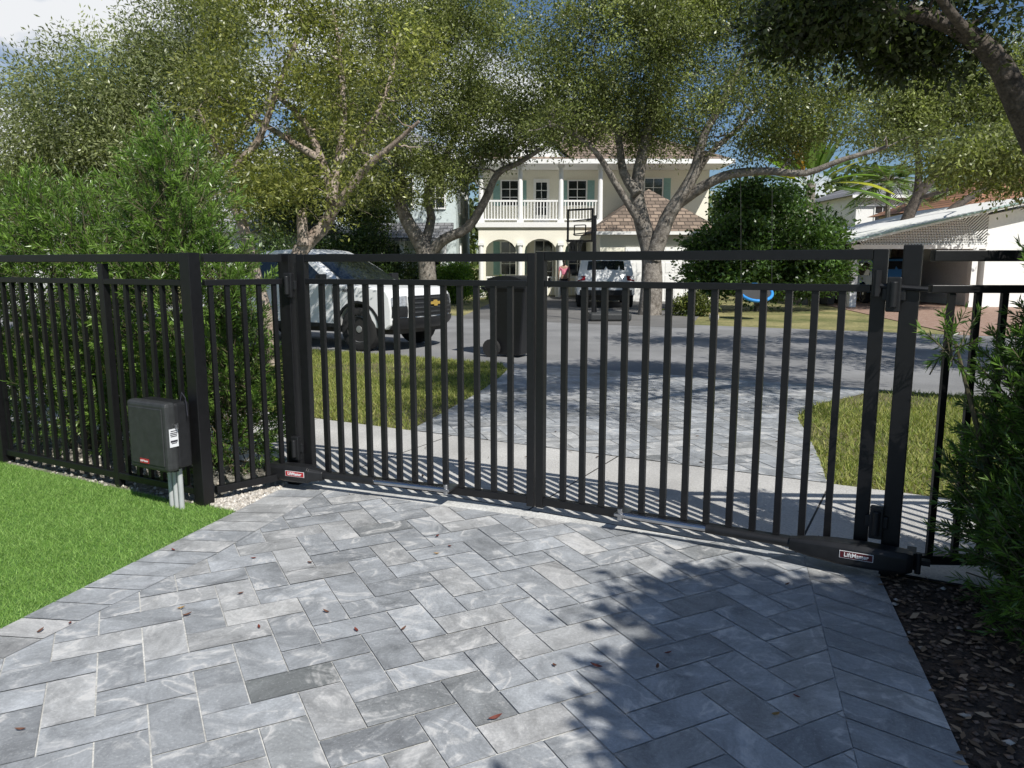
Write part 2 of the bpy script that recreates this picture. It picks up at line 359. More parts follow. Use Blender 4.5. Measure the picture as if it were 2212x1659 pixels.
def strip(b,A,B,step,z):
    def res(p,n):
        d=[0]
        for a,c in zip(p,p[1:]): d.append(d[-1]+(c-a).length)
        out=[]
        for k in range(n+1):
            x=d[-1]*k/n
            for i in range(len(p)-1):
                if x<=d[i+1]+1e-9: out.append(p[i]+(p[i+1]-p[i])*((x-d[i])/max(d[i+1]-d[i],1e-9))); break
        return out,d[-1]
    L=res(A,1)[1]; n=int(L/step); a,_=res(A,n); c,_=res(B,n)
    for i in range(n):
        u=(a[i+1]-a[i]).normalized()*.003; w=(c[i]-a[i]).normalized()*.003
        q=[a[i]+u+w,a[i+1]-u+w,c[i+1]-u-w,c[i]+u-w]; b.poly(*[(p.x,p.y,z+random.uniform(-.001,.001)) for p in q]); b.c.append(stonecol())
strip(hb,inL,outL,.165,.012); strip(hb,inR,outR,.165,.012)
structure(hb.build('driveway',M['paver'],fix=False))
jp=outL[:5]+[outR[2],outR[1],outR[0],S(sn(outR[0])[0],4.025),S(sn(outL[0])[0]-.2,4.025)]
sheet('driveway_joint_sand',jp,.006,M['joint'])
apolys=[]; nn=[NS1+(NR0-NS1)*k/14 for k in range(15)]
for n0,n1 in zip(nn,nn[1:]):
    q=[S(lerp_poly(aL,n0),n0),S(lerp_poly(aR,n0),n0),S(lerp_poly(aR,n1),n1),S(lerp_poly(aL,n1),n1)]; apolys.append(ccw([(p.x,p.y) for p in q]))
ab=herring(.2,R(-28.8+45),apolys,(0,0),.013,.006,1.0)
structure(ab.build('apron',M['paver'],fix=False))
sheet('apron_joint_sand',[S(s,n) for s,n in aL]+[S(s,n) for s,n in aR[::-1]],.007,M['joint'])
FC=Vector((-1.93,4.66,0)); FL=FC-DV*4.6
GLp=Vector((-1.454,5.127,0)); GC=Vector((.146,4.50,0)); GRp=Vector((1.853,3.569,0))
turf=[G(512,1107),G(250,1238),G(0,1364),outL[4]+Vector((-.02,0,0)),Vector((-8,-3,0)),FL-NV*.04-DV*1.5,FC-NV*.04-DV*.15,G(440,1092)]
sheet('artificial_turf',turf,.004,M['turfbase'])
grav=[G(512,1107),G(600,1062),S(sn(outL[0])[0]-.2,4.02),S(-9,4.02),FL-NV*.04-DV*1.5,FC-NV*.04-DV*.15,G(440,1092)]
sheet('gravel_bed',grav,.001,M['gravelbase'])
mul=[outR[0],outR[1],outR[2],Vector((7,-3,0)),S(5.5,4.0),S(sn(outR[0])[0],4.0)]
sheet('mulch_bed',mul,.001,M['mulch'])
def inpoly(x,y,poly):
    ins=np.zeros(len(x),bool); n=len(poly)
    for i in range(n):
        x0,y0=poly[i][0],poly[i][1]; x1,y1=poly[(i+1)%n][0],poly[(i+1)%n][1]
        c=((y0>y)!=(y1>y))&(x<(x1-x0)*(y-y0)/((y1-y0) if y1!=y0 else 1e-9)+x0); ins^=c
    return ins
def scatter(poly,n,bounds=None):
    xs=[p[0] for p in poly]; ys=[p[1] for p in poly]; b=bounds or (min(xs),max(xs),min(ys),max(ys)); X=[];Y=[];k=0
    while k<n:
        x=rng.uniform(b[0],b[1],n);y=rng.uniform(b[2],b[3],n);m=inpoly(x,y,poly);X.append(x[m]);Y.append(y[m]);k+=m.sum()
        if m.sum()==0: break
    return np.concatenate(X)[:n],np.concatenate(Y)[:n]
def grass(name,label,poly,n,h,w,z,c0,c1,bounds=None,tilt=.5,patch=0):
    x,y=scatter(poly,n,bounds)
    if patch:
        pn=np.sin(x*1.7+2*np.sin(y*1.3))+np.sin(y*2.3+x*.9); keep=pn>rng.normal(-.9,.8,len(x)); x,y=x[keep],y[keep]
    n=len(x); a=rng.uniform(0,2*np.pi,n); H=h*rng.uniform(.5,1.2,n); W=w*rng.uniform(.7,1.3,n)
    B=np.stack([x,y,np.full(n,z)],1); sd=np.stack([np.cos(a),np.sin(a),np.zeros(n)],1); tl=rng.normal(0,tilt,(n,2))
    tip=B+np.stack([tl[:,0]*H,tl[:,1]*H,H],1); V=np.empty((n,3,3)); V[:,0]=B-sd*W[:,None]/2; V[:,1]=B+sd*W[:,None]/2; V[:,2]=tip
    C=np.repeat(pal(n,c0,c1),3,axis=0); o=npmesh(name,V.reshape(-1,3),np.arange(3*n).reshape(n,3),C,M['grassb']); return tag(o,label,'grass',kind='stuff')
grass('turf_grass','bright green artificial turf blades left of the grey driveway',turf,150000,.020,.0038,.004,(.165,.305,.06),(.33,.48,.15),(-4.2,-1.2,1.2,6.2),.8)
grass('verge_grass','patchy lawn grass between sidewalk and road behind the left gate leaf',vl,80000,.05,.012,.002,(.15,.21,.05),(.40,.39,.13),(-8,1,6,13.5),.6,1)
grass('verge_grass','patchy lawn grass right of the grey paver apron',vr,45000,.05,.012,.002,(.15,.21,.05),(.40,.39,.13),(1.5,6.5,3.5,9),.6,1)
def stones(name,label,cat,poly,n,r0,r1,z,c0,c1,bounds=None,flat=.7):
    x,y=scatter(poly,n,bounds); n=len(x); r=rng.uniform(r0,r1,(n,1,1)); o6=np.array([(1,0,0),(0,1,0),(-1,0,0),(0,-1,0),(0,0,1),(0,0,-1)],float)[None]
    a=rng.uniform(0,6.28,n); ca,sa=np.cos(a),np.sin(a); q=o6*rng.uniform(.6,1.2,(n,6,1)); X=q[...,0]*ca[:,None]-q[...,1]*sa[:,None]; Y=q[...,0]*sa[:,None]+q[...,1]*ca[:,None]
    V=np.stack([X,Y,q[...,2]*flat],2)*r; V+=np.stack([x,y,z+r[:,0,0]*.3],1)[:,None]
    f=np.array([(0,1,4),(1,2,4),(2,3,4),(3,0,4),(1,0,5),(2,1,5),(3,2,5),(0,3,5)]); Fa=(np.arange(n)[:,None,None]*6+f[None]).reshape(-1,3)
    o=npmesh(name,V.reshape(-1,3),Fa,np.repeat(pal(n,c0,c1),6,axis=0),M['matcol']); return tag(o,label,cat,kind='stuff')
gj=[G(512,1107),G(600,1062),S(sn(outL[0])[0]-.2,4.02),FC+NV*.85-DV*.2,FC-NV*.0]
stones('gravel','pale crushed gravel at the foot of the left gate post','gravel',gj,1700,.008,.024,.001,(.38,.34,.29),(.66,.63,.58))
stones('gravel','sparse pale stones among soil behind the long left fence','gravel',grav,1300,.008,.024,.001,(.25,.22,.18),(.6,.57,.5),(-5,-1.9,4.3,7.2))
stones('mulch','dark mulch and bark chips along the right driveway border','mulch',mul,4500,.006,.020,.001,(.04,.028,.02),(.24,.17,.13),(1.0,3.2,1.2,4.2),.4)
stones('mulch_stones','few pale stones and dry scraps in the dark mulch bed','stones',mul,60,.010,.024,.004,(.3,.25,.2),(.55,.5,.45),(1.2,2.6,1.2,3.8),.5)
def litter(name,label,poly,n,L,z,c0,c1,bounds):
    x,y=scatter(poly,n,bounds); n=len(x); d=nrm(np.stack([rng.normal(size=n),rng.normal(size=n),rng.normal(0,.15,n)],1)); c=np.stack([x,y,np.full(n,z)],1)
    sd=np.stack([-d[:,1],d[:,0],rng.normal(0,.3,n)],1); Ln=L*rng.uniform(.6,1.2,n)[:,None]; V=np.empty((n,4,3)); V[:,0]=c; V[:,1]=c+d*Ln*.5+sd*Ln*.2; V[:,2]=c+d*Ln; V[:,3]=c+d*Ln*.5-sd*Ln*.2; V[...,2]=np.maximum(V[...,2],z)+.003
    tag(npmesh(name,V.reshape(-1,3),np.arange(4*n).reshape(n,4),np.repeat(pal(n,c0,c1),4,axis=0),M['matcol']),label,'litter',kind='stuff')
litter('leaf_litter','dry leaf litter scattered over the mulch bed',mul,1100,.05,.012,(.10,.065,.04),(.46,.33,.22),(1.2,3.2,1.2,4.2))
litter('leaf_litter','tiny dry leaf scraps scattered over sidewalk and apron beyond the gate',[S(-4,4.1),S(4,4.1),S(4,10),S(-2,10)],170,.045,.016,(.04,.025,.02),(.16,.09,.06),None)
sheet('house_driveway',[Vector((-.3,36.5,0)),Vector((-1.5,21.5,0)),Vector((4.2,18.2,0)),Vector((8.0,31,0)),Vector((3.3,31,0)),Vector((3.3,36.5,0))],-.006,M['asph2'])
sheet('brick_driveway',[Vector((9.6,16.4,0)),Vector((17,12.2,0)),Vector((18.5,31,0)),Vector((12,31,0))],-.006,M['brick'])

# ---------------------------------------------------------------- fence and gate
def vert(b,p,w,z0,z1,dr,d2=None):
    dr=Vector(dr).normalized(); nn=Vector((-dr.y,dr.x,0)); b.obox((p.x,p.y,(z0+z1)/2),dr*(w/2),nn*((d2 or w)/2),(0,0,(z1-z0)/2)); return b
BK=M['black']
def fence(label,p0,p1,posts,pick,top=1.56):
    t=thing('fence',label,'fence',p0); d=(p1-p0); L=d.length; d/=L
    for r,w in posts: vert(MB(),p0+d*r,w,0,top+.004 if w>.07 else top-.06,d).build('post',BK,t,bevel=.004)
    for zc,h,ww in ((top-.025,.05,.05),(1.385,.036,.045),(.085,.045,.045)):
        MB().bar(p0+Vector((0,0,zc))+d*.02,p1+Vector((0,0,zc))-d*.02,ww,h).build('rail',BK,t,bevel=.003)
    for r in pick: vert(MB(),p0+d*r,.028,.06,1.40,d,.024).build('picket',BK,t)
    return t
Lf=(FC-FL).length
fence('long black picket fence with the control box, left of the gate',FL,FC,[(0,.085),(Lf-2.22,.085),(Lf-.84,.05),(Lf,.085)],[r for r in np.arange(.12,Lf-.08,.117) if abs(r-(Lf-2.22))>.07 and abs(r-(Lf-.84))>.05])
jd=(GLp-FC); JL=jd.length
fence('short black picket fence return between corner post and left gate post',FC+jd.normalized()*.055,GLp-jd.normalized()*.06,[],[r for r in np.arange(.06,JL-.14,.105)])
RF0=Vector((1.90,3.56,0)); RF1=Vector((3.9,3.45,0))
fence('black picket fence section right of the gate behind the shrub',RF0,RF1,[(1.9,.085)],[r for r in np.arange(.12,1.85,.118)])
def post(label,p,w,d,top):
    o=vert(MB(),Vector((p.x,p.y,0)),w,0,top,d).build('gate_post',BK,bevel=.005); me=o.data; me.transform(Matrix.Translation((-p.x,-p.y,0))); o.location=(p.x,p.y,0); return tag(o,label,'post')
gdL=(GC-GLp).normalized(); gdR=(GRp-GC).normalized()
pL=GLp-gdL*.03; pR=GRp-gdR*.015
post('black square gate post on the left carrying the left gate leaf',pL,.09,gdL,1.565)
post('black square gate post on the right beside the shrub',pR,.08,gdR,1.585)
GRh=GRp-gdR*.06
def leaf(label,h,c,top):
    t=thing('gate_leaf',label,'gate',h); d=(c-h); L=d.length; d/=L
    a=.055; e=L-.006
    for r,w in ((a+.032,.064),(e-.025,.048)): vert(MB(),h+d*r,w,.045,top,d,.05).build('stile',BK,t,bevel=.004)
    x0,x1=a+.065,e-.05
    for zc,hh in ((top-.025,.048),(1.385,.034),(.085,.046)): MB().bar(h+d*x0+Vector((0,0,zc)),h+d*x1+Vector((0,0,zc)),.045,hh).build('rail',BK,t,bevel=.003)
    for k in range(13):
        r=x0+(x1-x0)*(k+1)/14; vert(MB(),h+d*r,.033,.11,1.368,d,.028).build('picket',BK,t)
    nn=Vector((d.y,-d.x,0)); 
    if nn.y>0: nn=-nn
    for zc in (.27,1.36):
        b=MB(); b.obox(h+d*.02+nn*.06+Vector((0,0,zc)),d*.03,nn*.02,(0,0,.08)); b.tube([h+d*.02+nn*.085+Vector((0,0,zc-.06)),h+d*.02+nn*.085+Vector((0,0,zc+.06))],.018,10)
        b.obox(h+d*.02+nn*.05+Vector((0,0,zc)),d*.05,nn*.012,(0,0,.03)); b.build('hinge',M['blackplastic'],t,bevel=.006)
    return t
lfL=leaf('left black gate leaf, nearer the control box',GLp,GC,1.56)
lfR=leaf('right black gate leaf, beside the leafy shrub',GRh,GC,1.567)
hb2=MB(); q0=GRh-gdR*.09+Vector((-.03,-.05,1.40)); q1=GRh+gdR*.12+Vector((-.03,-.05,1.385))
hb2.tube([q0,q1],.012,8); hb2.tube([q0-Vector((0,0,.05)),q0+Vector((0,0,.07))],.018,8); hb2.build('hinge_bar',M['blackplastic'],lfR)
def opener(label,h,c,rr,red='red'):
    d=(c-h).normalized(); nn=Vector((d.y,-d.x,0))
    if nn.y>0: nn=-nn
    base=h+nn*.12; t=thing('gate_opener',label,'gate opener',base); up=Vector((0,0,1)); z=.12
    st=[(-.15,.036,.04),(-.12,.055,.05),(.05,.06,.055),(.18,.058,.053),(rr[0]-.1,.046,.044),(rr[0],.03,.03)]
    b=MB(); ring=[(-1,-.75),(-.8,-1),(.8,-1),(1,-.75),(1,.6),(.7,1),(-.7,1),(-1,.6)]
    vs=[];fs=[]
    for r,hw,hz in st:
        for y,zz in ring: vs.append(base+d*r+nn*(y*hw)+up*(z+zz*hz))
    n=8
    for i in range(len(st)-1):
        for k in range(n): fs.append((i*n+k,i*n+(k+1)%n,(i+1)*n+(k+1)%n,(i+1)*n+k))
    fs+=[tuple(range(n)),tuple(range((len(st)-1)*n,len(st)*n))]; b.add(vs,fs); b.build('housing',M['blackplastic'],t,smooth=40,bevel=.004)
    MB().tube([base+d*(rr[0]-.02)+up*z,base+d*rr[1]+up*z],.024,14).build('tube',M['blackplastic'],t,smooth=40)
    MB().tube([base+d*(rr[1]-.01)+up*z,base+d*rr[2]+up*z],.016,14).build('piston_rod',M['chrome'],t,smooth=40)
    b=MB(); b.obox(base+d*rr[2]+up*z-nn*.05,d*.03,nn*.07,up*.008); b.tube([base+d*rr[2]+up*(z-.03),base+d*rr[2]+up*(z+.035)],.016,10); b.build('front_bracket',M['steel'],t,bevel=.002)
    b=MB(); b.obox(base-d*.17+up*z-nn*.03,d*.05,nn*.02,up*.012); b.tube([base-d*.17+up*(z-.05),base-d*.17+up*(z+.05)],.014,8); b.obox(base-d*.14+up*z-nn*.06,d*.02,nn*.05,up*.04); b.build('rear_bracket',M['blackplastic'],t)
    ex=d if d.x>0 else -d
    lab=MB(); c0=base+d*.09+nn*.0605+up*(z+.006); lab.obox(c0,ex*.074,nn*.0012,up*.018); lb=lab.build('brand_label',M['lwhite'],t)
    MB().obox(c0+nn*.0012,ex*.071,nn*.001,up*.0155).build('label_field',M[red],lb)
    text('LiftMaster',.028,M['lwhite'],lb,c0+nn*.0032,ex,up,bold=.0004,sx=.95)
    return t
opener('black gate opener arm on the left gate leaf, above the gravel',GLp,GC,(.28,.66,1.17))
opener('black gate opener arm on the right gate leaf with larger label',GRh,GC,(.40,.82,1.30),'shadedred')
cb=FC-DV*.165-NV*.06; 
t=thing('control_box','black plastic gate control box mounted on the left fence with grey conduits','control box',cb)
fc=cb-NV*.10; ez=Vector((0,0,1))
c0=Vector((fc.x,fc.y,.475)); 
MB().obox(c0+NV*.035,DV*.175,NV*.055,ez*.205).build('back_shell',M['blackplastic'],t,bevel=.02,seg=3)
lid=MB(); lid.obox(c0-NV*.05,DV*.182,NV*.04,ez*.212); lid=lid.build('cover',M['dkplastic'],t,bevel=.025,seg=3)
MB().obox(c0-NV*.092,DV*.15,NV*.004,ez*.175).build('cover_panel',M['dkplastic'],lid,bevel=.004)
lb=MB().obox(c0-NV*.0975-DV*.03-ez*.155,DV*.04,NV*.0012,ez*.014).build('brand_label',M['red'],t); text('LiftMaster',.017,M['lwhite'],lb,c0-NV*.0990-DV*.03-ez*.155,DV,ez)
lb=MB().obox(c0+DV*.1835-NV*.045,DV*.0012,NV*.03,ez*.055).build('warning_label',M['lwhite'],t)
for k,(zz,w) in enumerate(((.042,.020),(.03,.024),(.02,.024),(.01,.022),(-.02,.024),(-.032,.018))):
    MB().obox(c0+DV*.185-NV*.045+ez*zz,DV*.0008,NV*w,ez*(.006 if k==4 else .0025)).build('label_print',M['ink'],lb)
b=MB(); pA=c0+DV*.185-NV*.03+ez*.07
b.tube([pA,pA+DV*.012],.012,12); b.obox(pA+DV*.016,DV*.005,NV*.004,ez*.018); b.build('lock',M['steel'],t)
b=MB(); pB=c0+DV*.15+NV*.04+ez*.2; b.tube([pB,pB+DV*.02+ez*.06,pB+DV*.05+ez*.03,pB+DV*.06-ez*.08],.003,5); b.build('antenna_wire',M['ink'],t)
for k,o_ in enumerate((.0,.045,.09)):
    p=c0+DV*(o_+.02)+NV*.035; MB().tube([(p.x,p.y,0),(p.x,p.y,.27)],.016,12).build('conduit',M['conduit'],t,smooth=40)
bq=c0+NV*.03; MB().obox(Vector((bq.x,bq.y,.258)),DV*.12,NV*.04,ez*.012).build('base_plate',M['blackplastic'],t)

# ---------------------------------------------------------------- vegetation
# spots the sun reaches through the crowns: gaps are left in the foliage along the sun's path to them
SUNSPOTS=[((3.4,26.2,1.0),.9,.75),((-2.6,13.0,1.0),1.0,.6),((.4,6.9,0),.55,.95),((1.3,8.3,0),.45,.9),((2.1,7.0,0),.5,.95),((.9,5.9,0),.7,.95),((2.0,9.6,0),.5,.9),((4.2,11.5,0),.8,.85),((5.5,13.5,0),.9,.85)]
def sunkeep(cl):
    keep=np.ones(len(cl),bool); L=np.array(Ld[:])
    for p,r,pr in SUNSPOTS:
        v=cl-np.array(p); a=(v*L).sum(1); dd=np.linalg.norm(v-a[:,None]*L,axis=1)
        keep&=~((a>0)&(dd<r+.25)&(rng.random(len(cl))<pr))
    return keep
def blobpts(blobs,n,shell=.45):
    w=np.array([ (b[3]*b[4]*b[5])**.7 for b in blobs]); idx=rng.choice(len(blobs),n,p=w/w.sum()); B=np.array(blobs)[idx]
    d=nrm(rng.normal(size=(n,3))); r=rng.random((n,1))**shell; return B[:,:3]+d*r*B[:,3:6],B[:,:3],d
def gapnoise(p,sc_=1.0):
    x,y,z=(p*sc_).T; return np.sin(x*2.1+1.3*np.sin(y*1.7))+np.sin(z*2.7+1.1*np.sin(x*1.9))+np.sin(y*2.3+z*1.2)
def resamp(pl,step):
    out=[]
    for (p,r),(q,s) in zip(pl,pl[1:]):
        n=max(1,int((q-p).length/step))
        for k in range(n): out.append((p+(q-p)*(k/n),r+(s-r)*k/n))
    out.append(pl[-1]); return out
def smoothpath(pl):
    out=[]; n=len(pl)
    for i in range(n-1):
        p0,p1,p2,p3=[pl[min(max(k,0),n-1)][0] for k in (i-1,i,i+1,i+2)]
        for k in range(3):
            t=k/3; q=.5*((2*p1)+(p2-p0)*t+(2*p0-5*p1+4*p2-p3)*t*t+(3*p1-p0-3*p2+p3)*t**3); out.append((q,pl[i][1]+(pl[i+1][1]-pl[i][1])*t))
    out.append(pl[-1]); return out
def tree(name,label,cat,limbs,blobs,ntip,nclus,K,leaf,cr,c0,c1,bark,gap=-.8,tipr=.035,up=.1,gs=1.0,twig=.009,flat=.7,lm_='leaf'):
    base=limbs[0][0][0]; t=thing(name,label,cat,(base.x,base.y,0))
    tb=MB(); sk=[];sr=[]; br=MB()
    for l in limbs:
        l=smoothpath([(Vector(p),r) for p,r in l]); tb.tube([p for p,r in l],[r for p,r in l],10)
        br.tube([p for p,r in l],[r*.45 for p,r in l],4)
        for p,r in resamp(l,.35): sk.append(p[:]); sr.append(r)
    sk=np.array(sk); sr=np.array(sr); low=np.array([b[2]-b[5] for b in blobs]).min(); ok=sk[:,2]>low-.6
    if ok.sum()>2: sk=sk[ok]; sr=sr[ok]
    tb.build('trunk',bark,t,smooth=60,fix=False)
    tips,_,_=blobpts(blobs,ntip,.5)
    d0=np.linalg.norm(tips[:,None]-sk[None],axis=2).min(1); tips=tips[np.argsort(d0)]
    for p in tips:
        dist=np.linalg.norm(sk-p,axis=1)+np.maximum(0,sk[:,2]-p[2])*.6; j=dist.argmin(); a=Vector(sk[j]); q=Vector(p); L=(q-a).length
        r0=min(sr[j]*.7,tipr*(.5+.25*L)); m=[]
        jit=Vector(rng.normal(0,.09*L,3)); 
        for k in range(6):
            f=k/5; pt=a+(q-a)*f+jit*math.sin(math.pi*f)+Vector((0,0,up*L*math.sin(math.pi*f)))+Vector(rng.normal(0,.025*L,3))*(0<k<5); m.append(pt)
        rr=[r0*(1-.75*k/5) for k in range(6)]; br.tube(m,rr,5,False); sk=np.vstack([sk,np.array([x[:] for x in m[1:]])]); sr=np.concatenate([sr,rr[1:]])
    cl,cc,_=blobpts(blobs,int(nclus*1.9),.55); g=gapnoise(cl,gs); cl=cl[(g>gap+rng.normal(0,.4,len(cl)))&sunkeep(cl)][:nclus]
    dirs=[]
    for p in cl:
        dist=np.linalg.norm(sk-p,axis=1); j=dist.argmin(); a=Vector(sk[j]); q=Vector(p); L=(q-a).length+.01
        md=a+(q-a)*.5+Vector(rng.normal(0,.12*L,3)); r0=min(sr[j]*.8,twig*1.5)
        br.tube([a,md,q],[r0,r0*.7,r0*.35],3,False); dirs.append(((q-a)/L)[:])
    br.build('branches',bark,t,smooth=80,fix=False)
    dirs=np.array(dirs); n=len(cl); cshade=rng.normal(0,.25,n); ctone=rng.random(n)
    idx=np.repeat(np.arange(n),K); N=len(idx)
    off=rng.normal(0,1,(N,3))*np.array([1,1,flat])*cr*.55; c=cl[idx]+off-dirs[idx]*rng.random((N,1))*cr*.6
    d=nrm(dirs[idx]*.5+nrm(off)*.6+rng.normal(0,.6,(N,3))+np.array([0,0,-.15]))
    V,Fa=leafV(c,d,leaf[0]*rng.uniform(.6,1.25,N),leaf[1]*rng.uniform(.6,1.25,N))
    C=pal(N,c0,c1,np.clip(ctone[idx]*.6+rng.random(N)*.4,0,1),.2)*(1+cshade[idx])[:,None]
    npmesh('crown',V,Fa,np.repeat(np.clip(C,.004,.7),4,axis=0),M[lm_],t)
    return t
def PL(Y,pts,r0,r1,dy=0.0,ex=1.0):
    n=len(pts); return [(P(u,v,Y+dy*k/(n-1)),r0+(r1-r0)*(k/(n-1))**ex) for k,(u,v) in enumerate(pts)]
def gz(l): l[0]=(Vector((l[0][0].x,l[0][0].y,-.05)),l[0][1]); return l
def blobpx(u,v,Y,ru,rv,ry):
    p=P(u,v,Y); k=Y/F*1.02; return (p.x,p.y,p.z,ru*k,ry,rv*k)
OL0,OL1=(.065,.088,.028),(.285,.31,.11)
Y=27
tree('oak_tree','oak tree with forking V trunk behind the white pickup truck','tree',[
 gz(PL(Y,[(925,662),(922,570),(908,525),(882,482),(862,430),(865,380),(842,300),(830,200),(820,80)],.33,.07,-.5)),
 PL(Y,[(920,560),(958,518),(1010,492),(1048,432),(1075,375),(1120,352),(1175,318)],.21,.06,-2),
 PL(Y,[(915,535),(932,470),(922,420),(960,340),(1000,250),(1020,120)],.18,.05,1),
 PL(Y,[(864,430),(820,392),(790,340),(735,280)],.13,.05,-1.5)],
 [blobpx(880,170,Y,190,190,3.5),blobpx(1060,180,Y-1,140,150,3),blobpx(760,250,Y,130,140,2.5),blobpx(980,20,Y,200,120,3),blobpx(1150,265,Y-1.5,100,70,1.7),blobpx(930,360,Y-1,130,85,1.8),blobpx(810,390,Y-1,100,80,1.5),blobpx(1060,310,Y-1.5,80,45,1.4)],
 200,1050,110,(.115,.050),.46,OL0,OL1,M['barkgrey'],gap=-1.0,gs=.8,twig=.018,tipr=.06)
Y=23
tree('oak_tree','wide oak tree with the round blue swing, beside the basketball hoop','tree',[
 gz(PL(Y,[(1403,672),(1408,610),(1405,545),(1386,475),(1376,400),(1398,290),(1420,200),(1430,60)],.36,.07,.5)),
 PL(Y,[(1388,490),(1335,405),(1292,335),(1245,292),(1190,268)],.12,.04,-1.5),
 PL(Y,[(1376,420),(1346,370),(1336,300),(1310,220),(1280,110)],.16,.04,1.5),
 PL(Y,[(1410,560),(1440,475),(1470,425),(1500,370),(1522,290),(1562,220),(1610,120)],.25,.05,-1),
 PL(Y,[(1458,445),(1520,402),(1580,376),(1660,370),(1740,374),(1820,345),(1915,318)],.17,.05,-2.5),
 PL(Y,[(1490,400),(1530,335),(1600,272),(1670,190)],.13,.04,1.5)],
 [blobpx(1400,130,Y,200,180,3.2),blobpx(1250,170,Y,120,150,2.5),blobpx(1600,160,Y-.5,200,150,3),blobpx(1780,210,Y-1.5,150,110,2.2),blobpx(1500,0,Y,320,110,3),blobpx(1380,285,Y+1,150,70,1.7),blobpx(1640,300,Y-1,180,55,1.4),blobpx(1220,280,Y-1,100,55,1.3),blobpx(1500,310,Y+.5,110,55,1.5),blobpx(1880,290,Y-2,80,50,1.2)],
 220,1200,105,(.102,.046),.44,OL0,OL1,M['barkgrey'],gap=-1.0,gs=.9,twig=.016,tipr=.055)
Y=11.3
tree('street_tree','pinkish barked street tree with yellowish leaves behind the left gate post','tree',[
 gz(PL(Y,[(592,795),(580,700),(550,585),(522,480),(502,432),(512,360),(560,300),(600,190),(640,90)],.10,.03,-.4)),
 gz(PL(Y,[(648,795),(645,640),(645,555),(668,520),(708,478),(716,420),(692,340),(655,260),(590,200)],.15,.03,.3)),
 PL(Y,[(716,430),(732,345),(742,250),(735,130),(720,20)],.075,.025,.6),
 PL(Y,[(708,475),(782,372),(850,312),(905,262)],.07,.02,-.6),
 PL(Y,[(692,345),(620,300),(540,250),(455,200)],.06,.02,.5),
 PL(Y,[(655,530),(652,470),(650,455)],.085,.06,0),
 PL(Y,[(730,350),(800,270),(840,180),(860,90)],.05,.018,.6),
 PL(Y,[(515,370),(470,320),(430,240)],.04,.015,-.5)],
 [blobpx(660,170,Y,190,150,1.6),blobpx(560,330,Y,100,120,1.2),blobpx(800,300,Y,110,120,1.2),blobpx(640,30,Y,220,110,1.5),blobpx(850,130,Y+.3,110,120,1.2),blobpx(480,220,Y,90,110,1.1),blobpx(640,400,Y-.4,140,70,1.0),blobpx(790,430,Y-.3,80,70,.8),blobpx(560,440,Y-.3,70,60,.6)],
 420,620,42,(.078,.028),.24,(.075,.10,.027),(.35,.355,.09),M['barkpink'],gap=-.7,gs=1.9,twig=.008,tipr=.03)
b0=S(-14.5,9.2)
tree('tall_tree','tall greyish green tree filling the upper left behind the hedge','tree',[
 [(Vector((b0.x,b0.y,-.05)),.28),(Vector((b0.x+.4,b0.y+1,1.6)),.22),(Vector((b0.x+.8,b0.y+2,3.2)),.13),(Vector((b0.x+1.4,b0.y+2.2,4.6)),.06)],
 [(Vector((b0.x+.4,b0.y+1,1.6)),.16),(Vector((b0.x+2,b0.y+1.6,3.6)),.1),(Vector((b0.x+3.2,b0.y+2,5.0)),.05)],
 [(Vector((b0.x+.4,b0.y+1,1.6)),.15),(Vector((b0.x-.7,b0.y+1.4,3)),.1),(Vector((b0.x-1.4,b0.y+1.6,4)),.04)]],
 [blobpx(260,230,16.5,190,140,2.2),blobpx(120,330,16,150,110,2),blobpx(420,160,17,140,170,2.2),blobpx(330,380,16,190,90,2),blobpx(60,220,16.5,70,60,1.2),blobpx(470,20,17,90,60,1.5),blobpx(30,420,16,130,70,1.8)],
 200,1050,100,(.10,.033),.40,(.10,.125,.055),(.34,.365,.175),M['barkgrey'],gap=-1.2,gs=1.3,twig=.012,tipr=.045,flat=1.0)
Y=7.2
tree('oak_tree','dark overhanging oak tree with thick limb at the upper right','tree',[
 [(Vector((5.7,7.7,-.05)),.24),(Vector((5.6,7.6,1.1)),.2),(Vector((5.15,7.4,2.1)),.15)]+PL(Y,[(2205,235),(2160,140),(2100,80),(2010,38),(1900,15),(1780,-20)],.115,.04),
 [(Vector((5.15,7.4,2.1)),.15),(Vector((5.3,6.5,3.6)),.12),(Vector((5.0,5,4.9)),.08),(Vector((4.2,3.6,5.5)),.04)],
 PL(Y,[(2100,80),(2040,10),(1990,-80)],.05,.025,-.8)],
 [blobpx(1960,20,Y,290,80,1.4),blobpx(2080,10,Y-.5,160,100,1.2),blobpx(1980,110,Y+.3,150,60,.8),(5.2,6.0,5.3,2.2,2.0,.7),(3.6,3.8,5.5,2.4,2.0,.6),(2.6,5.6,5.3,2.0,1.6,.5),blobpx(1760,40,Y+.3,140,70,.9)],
 130,950,70,(.08,.037),.25,(.024,.036,.012),(.085,.11,.036),M['barkdark'],gap=-.1,gs=1.5,twig=.006,tipr=.028)  # shade on the limb is put into its colour by the darker bark
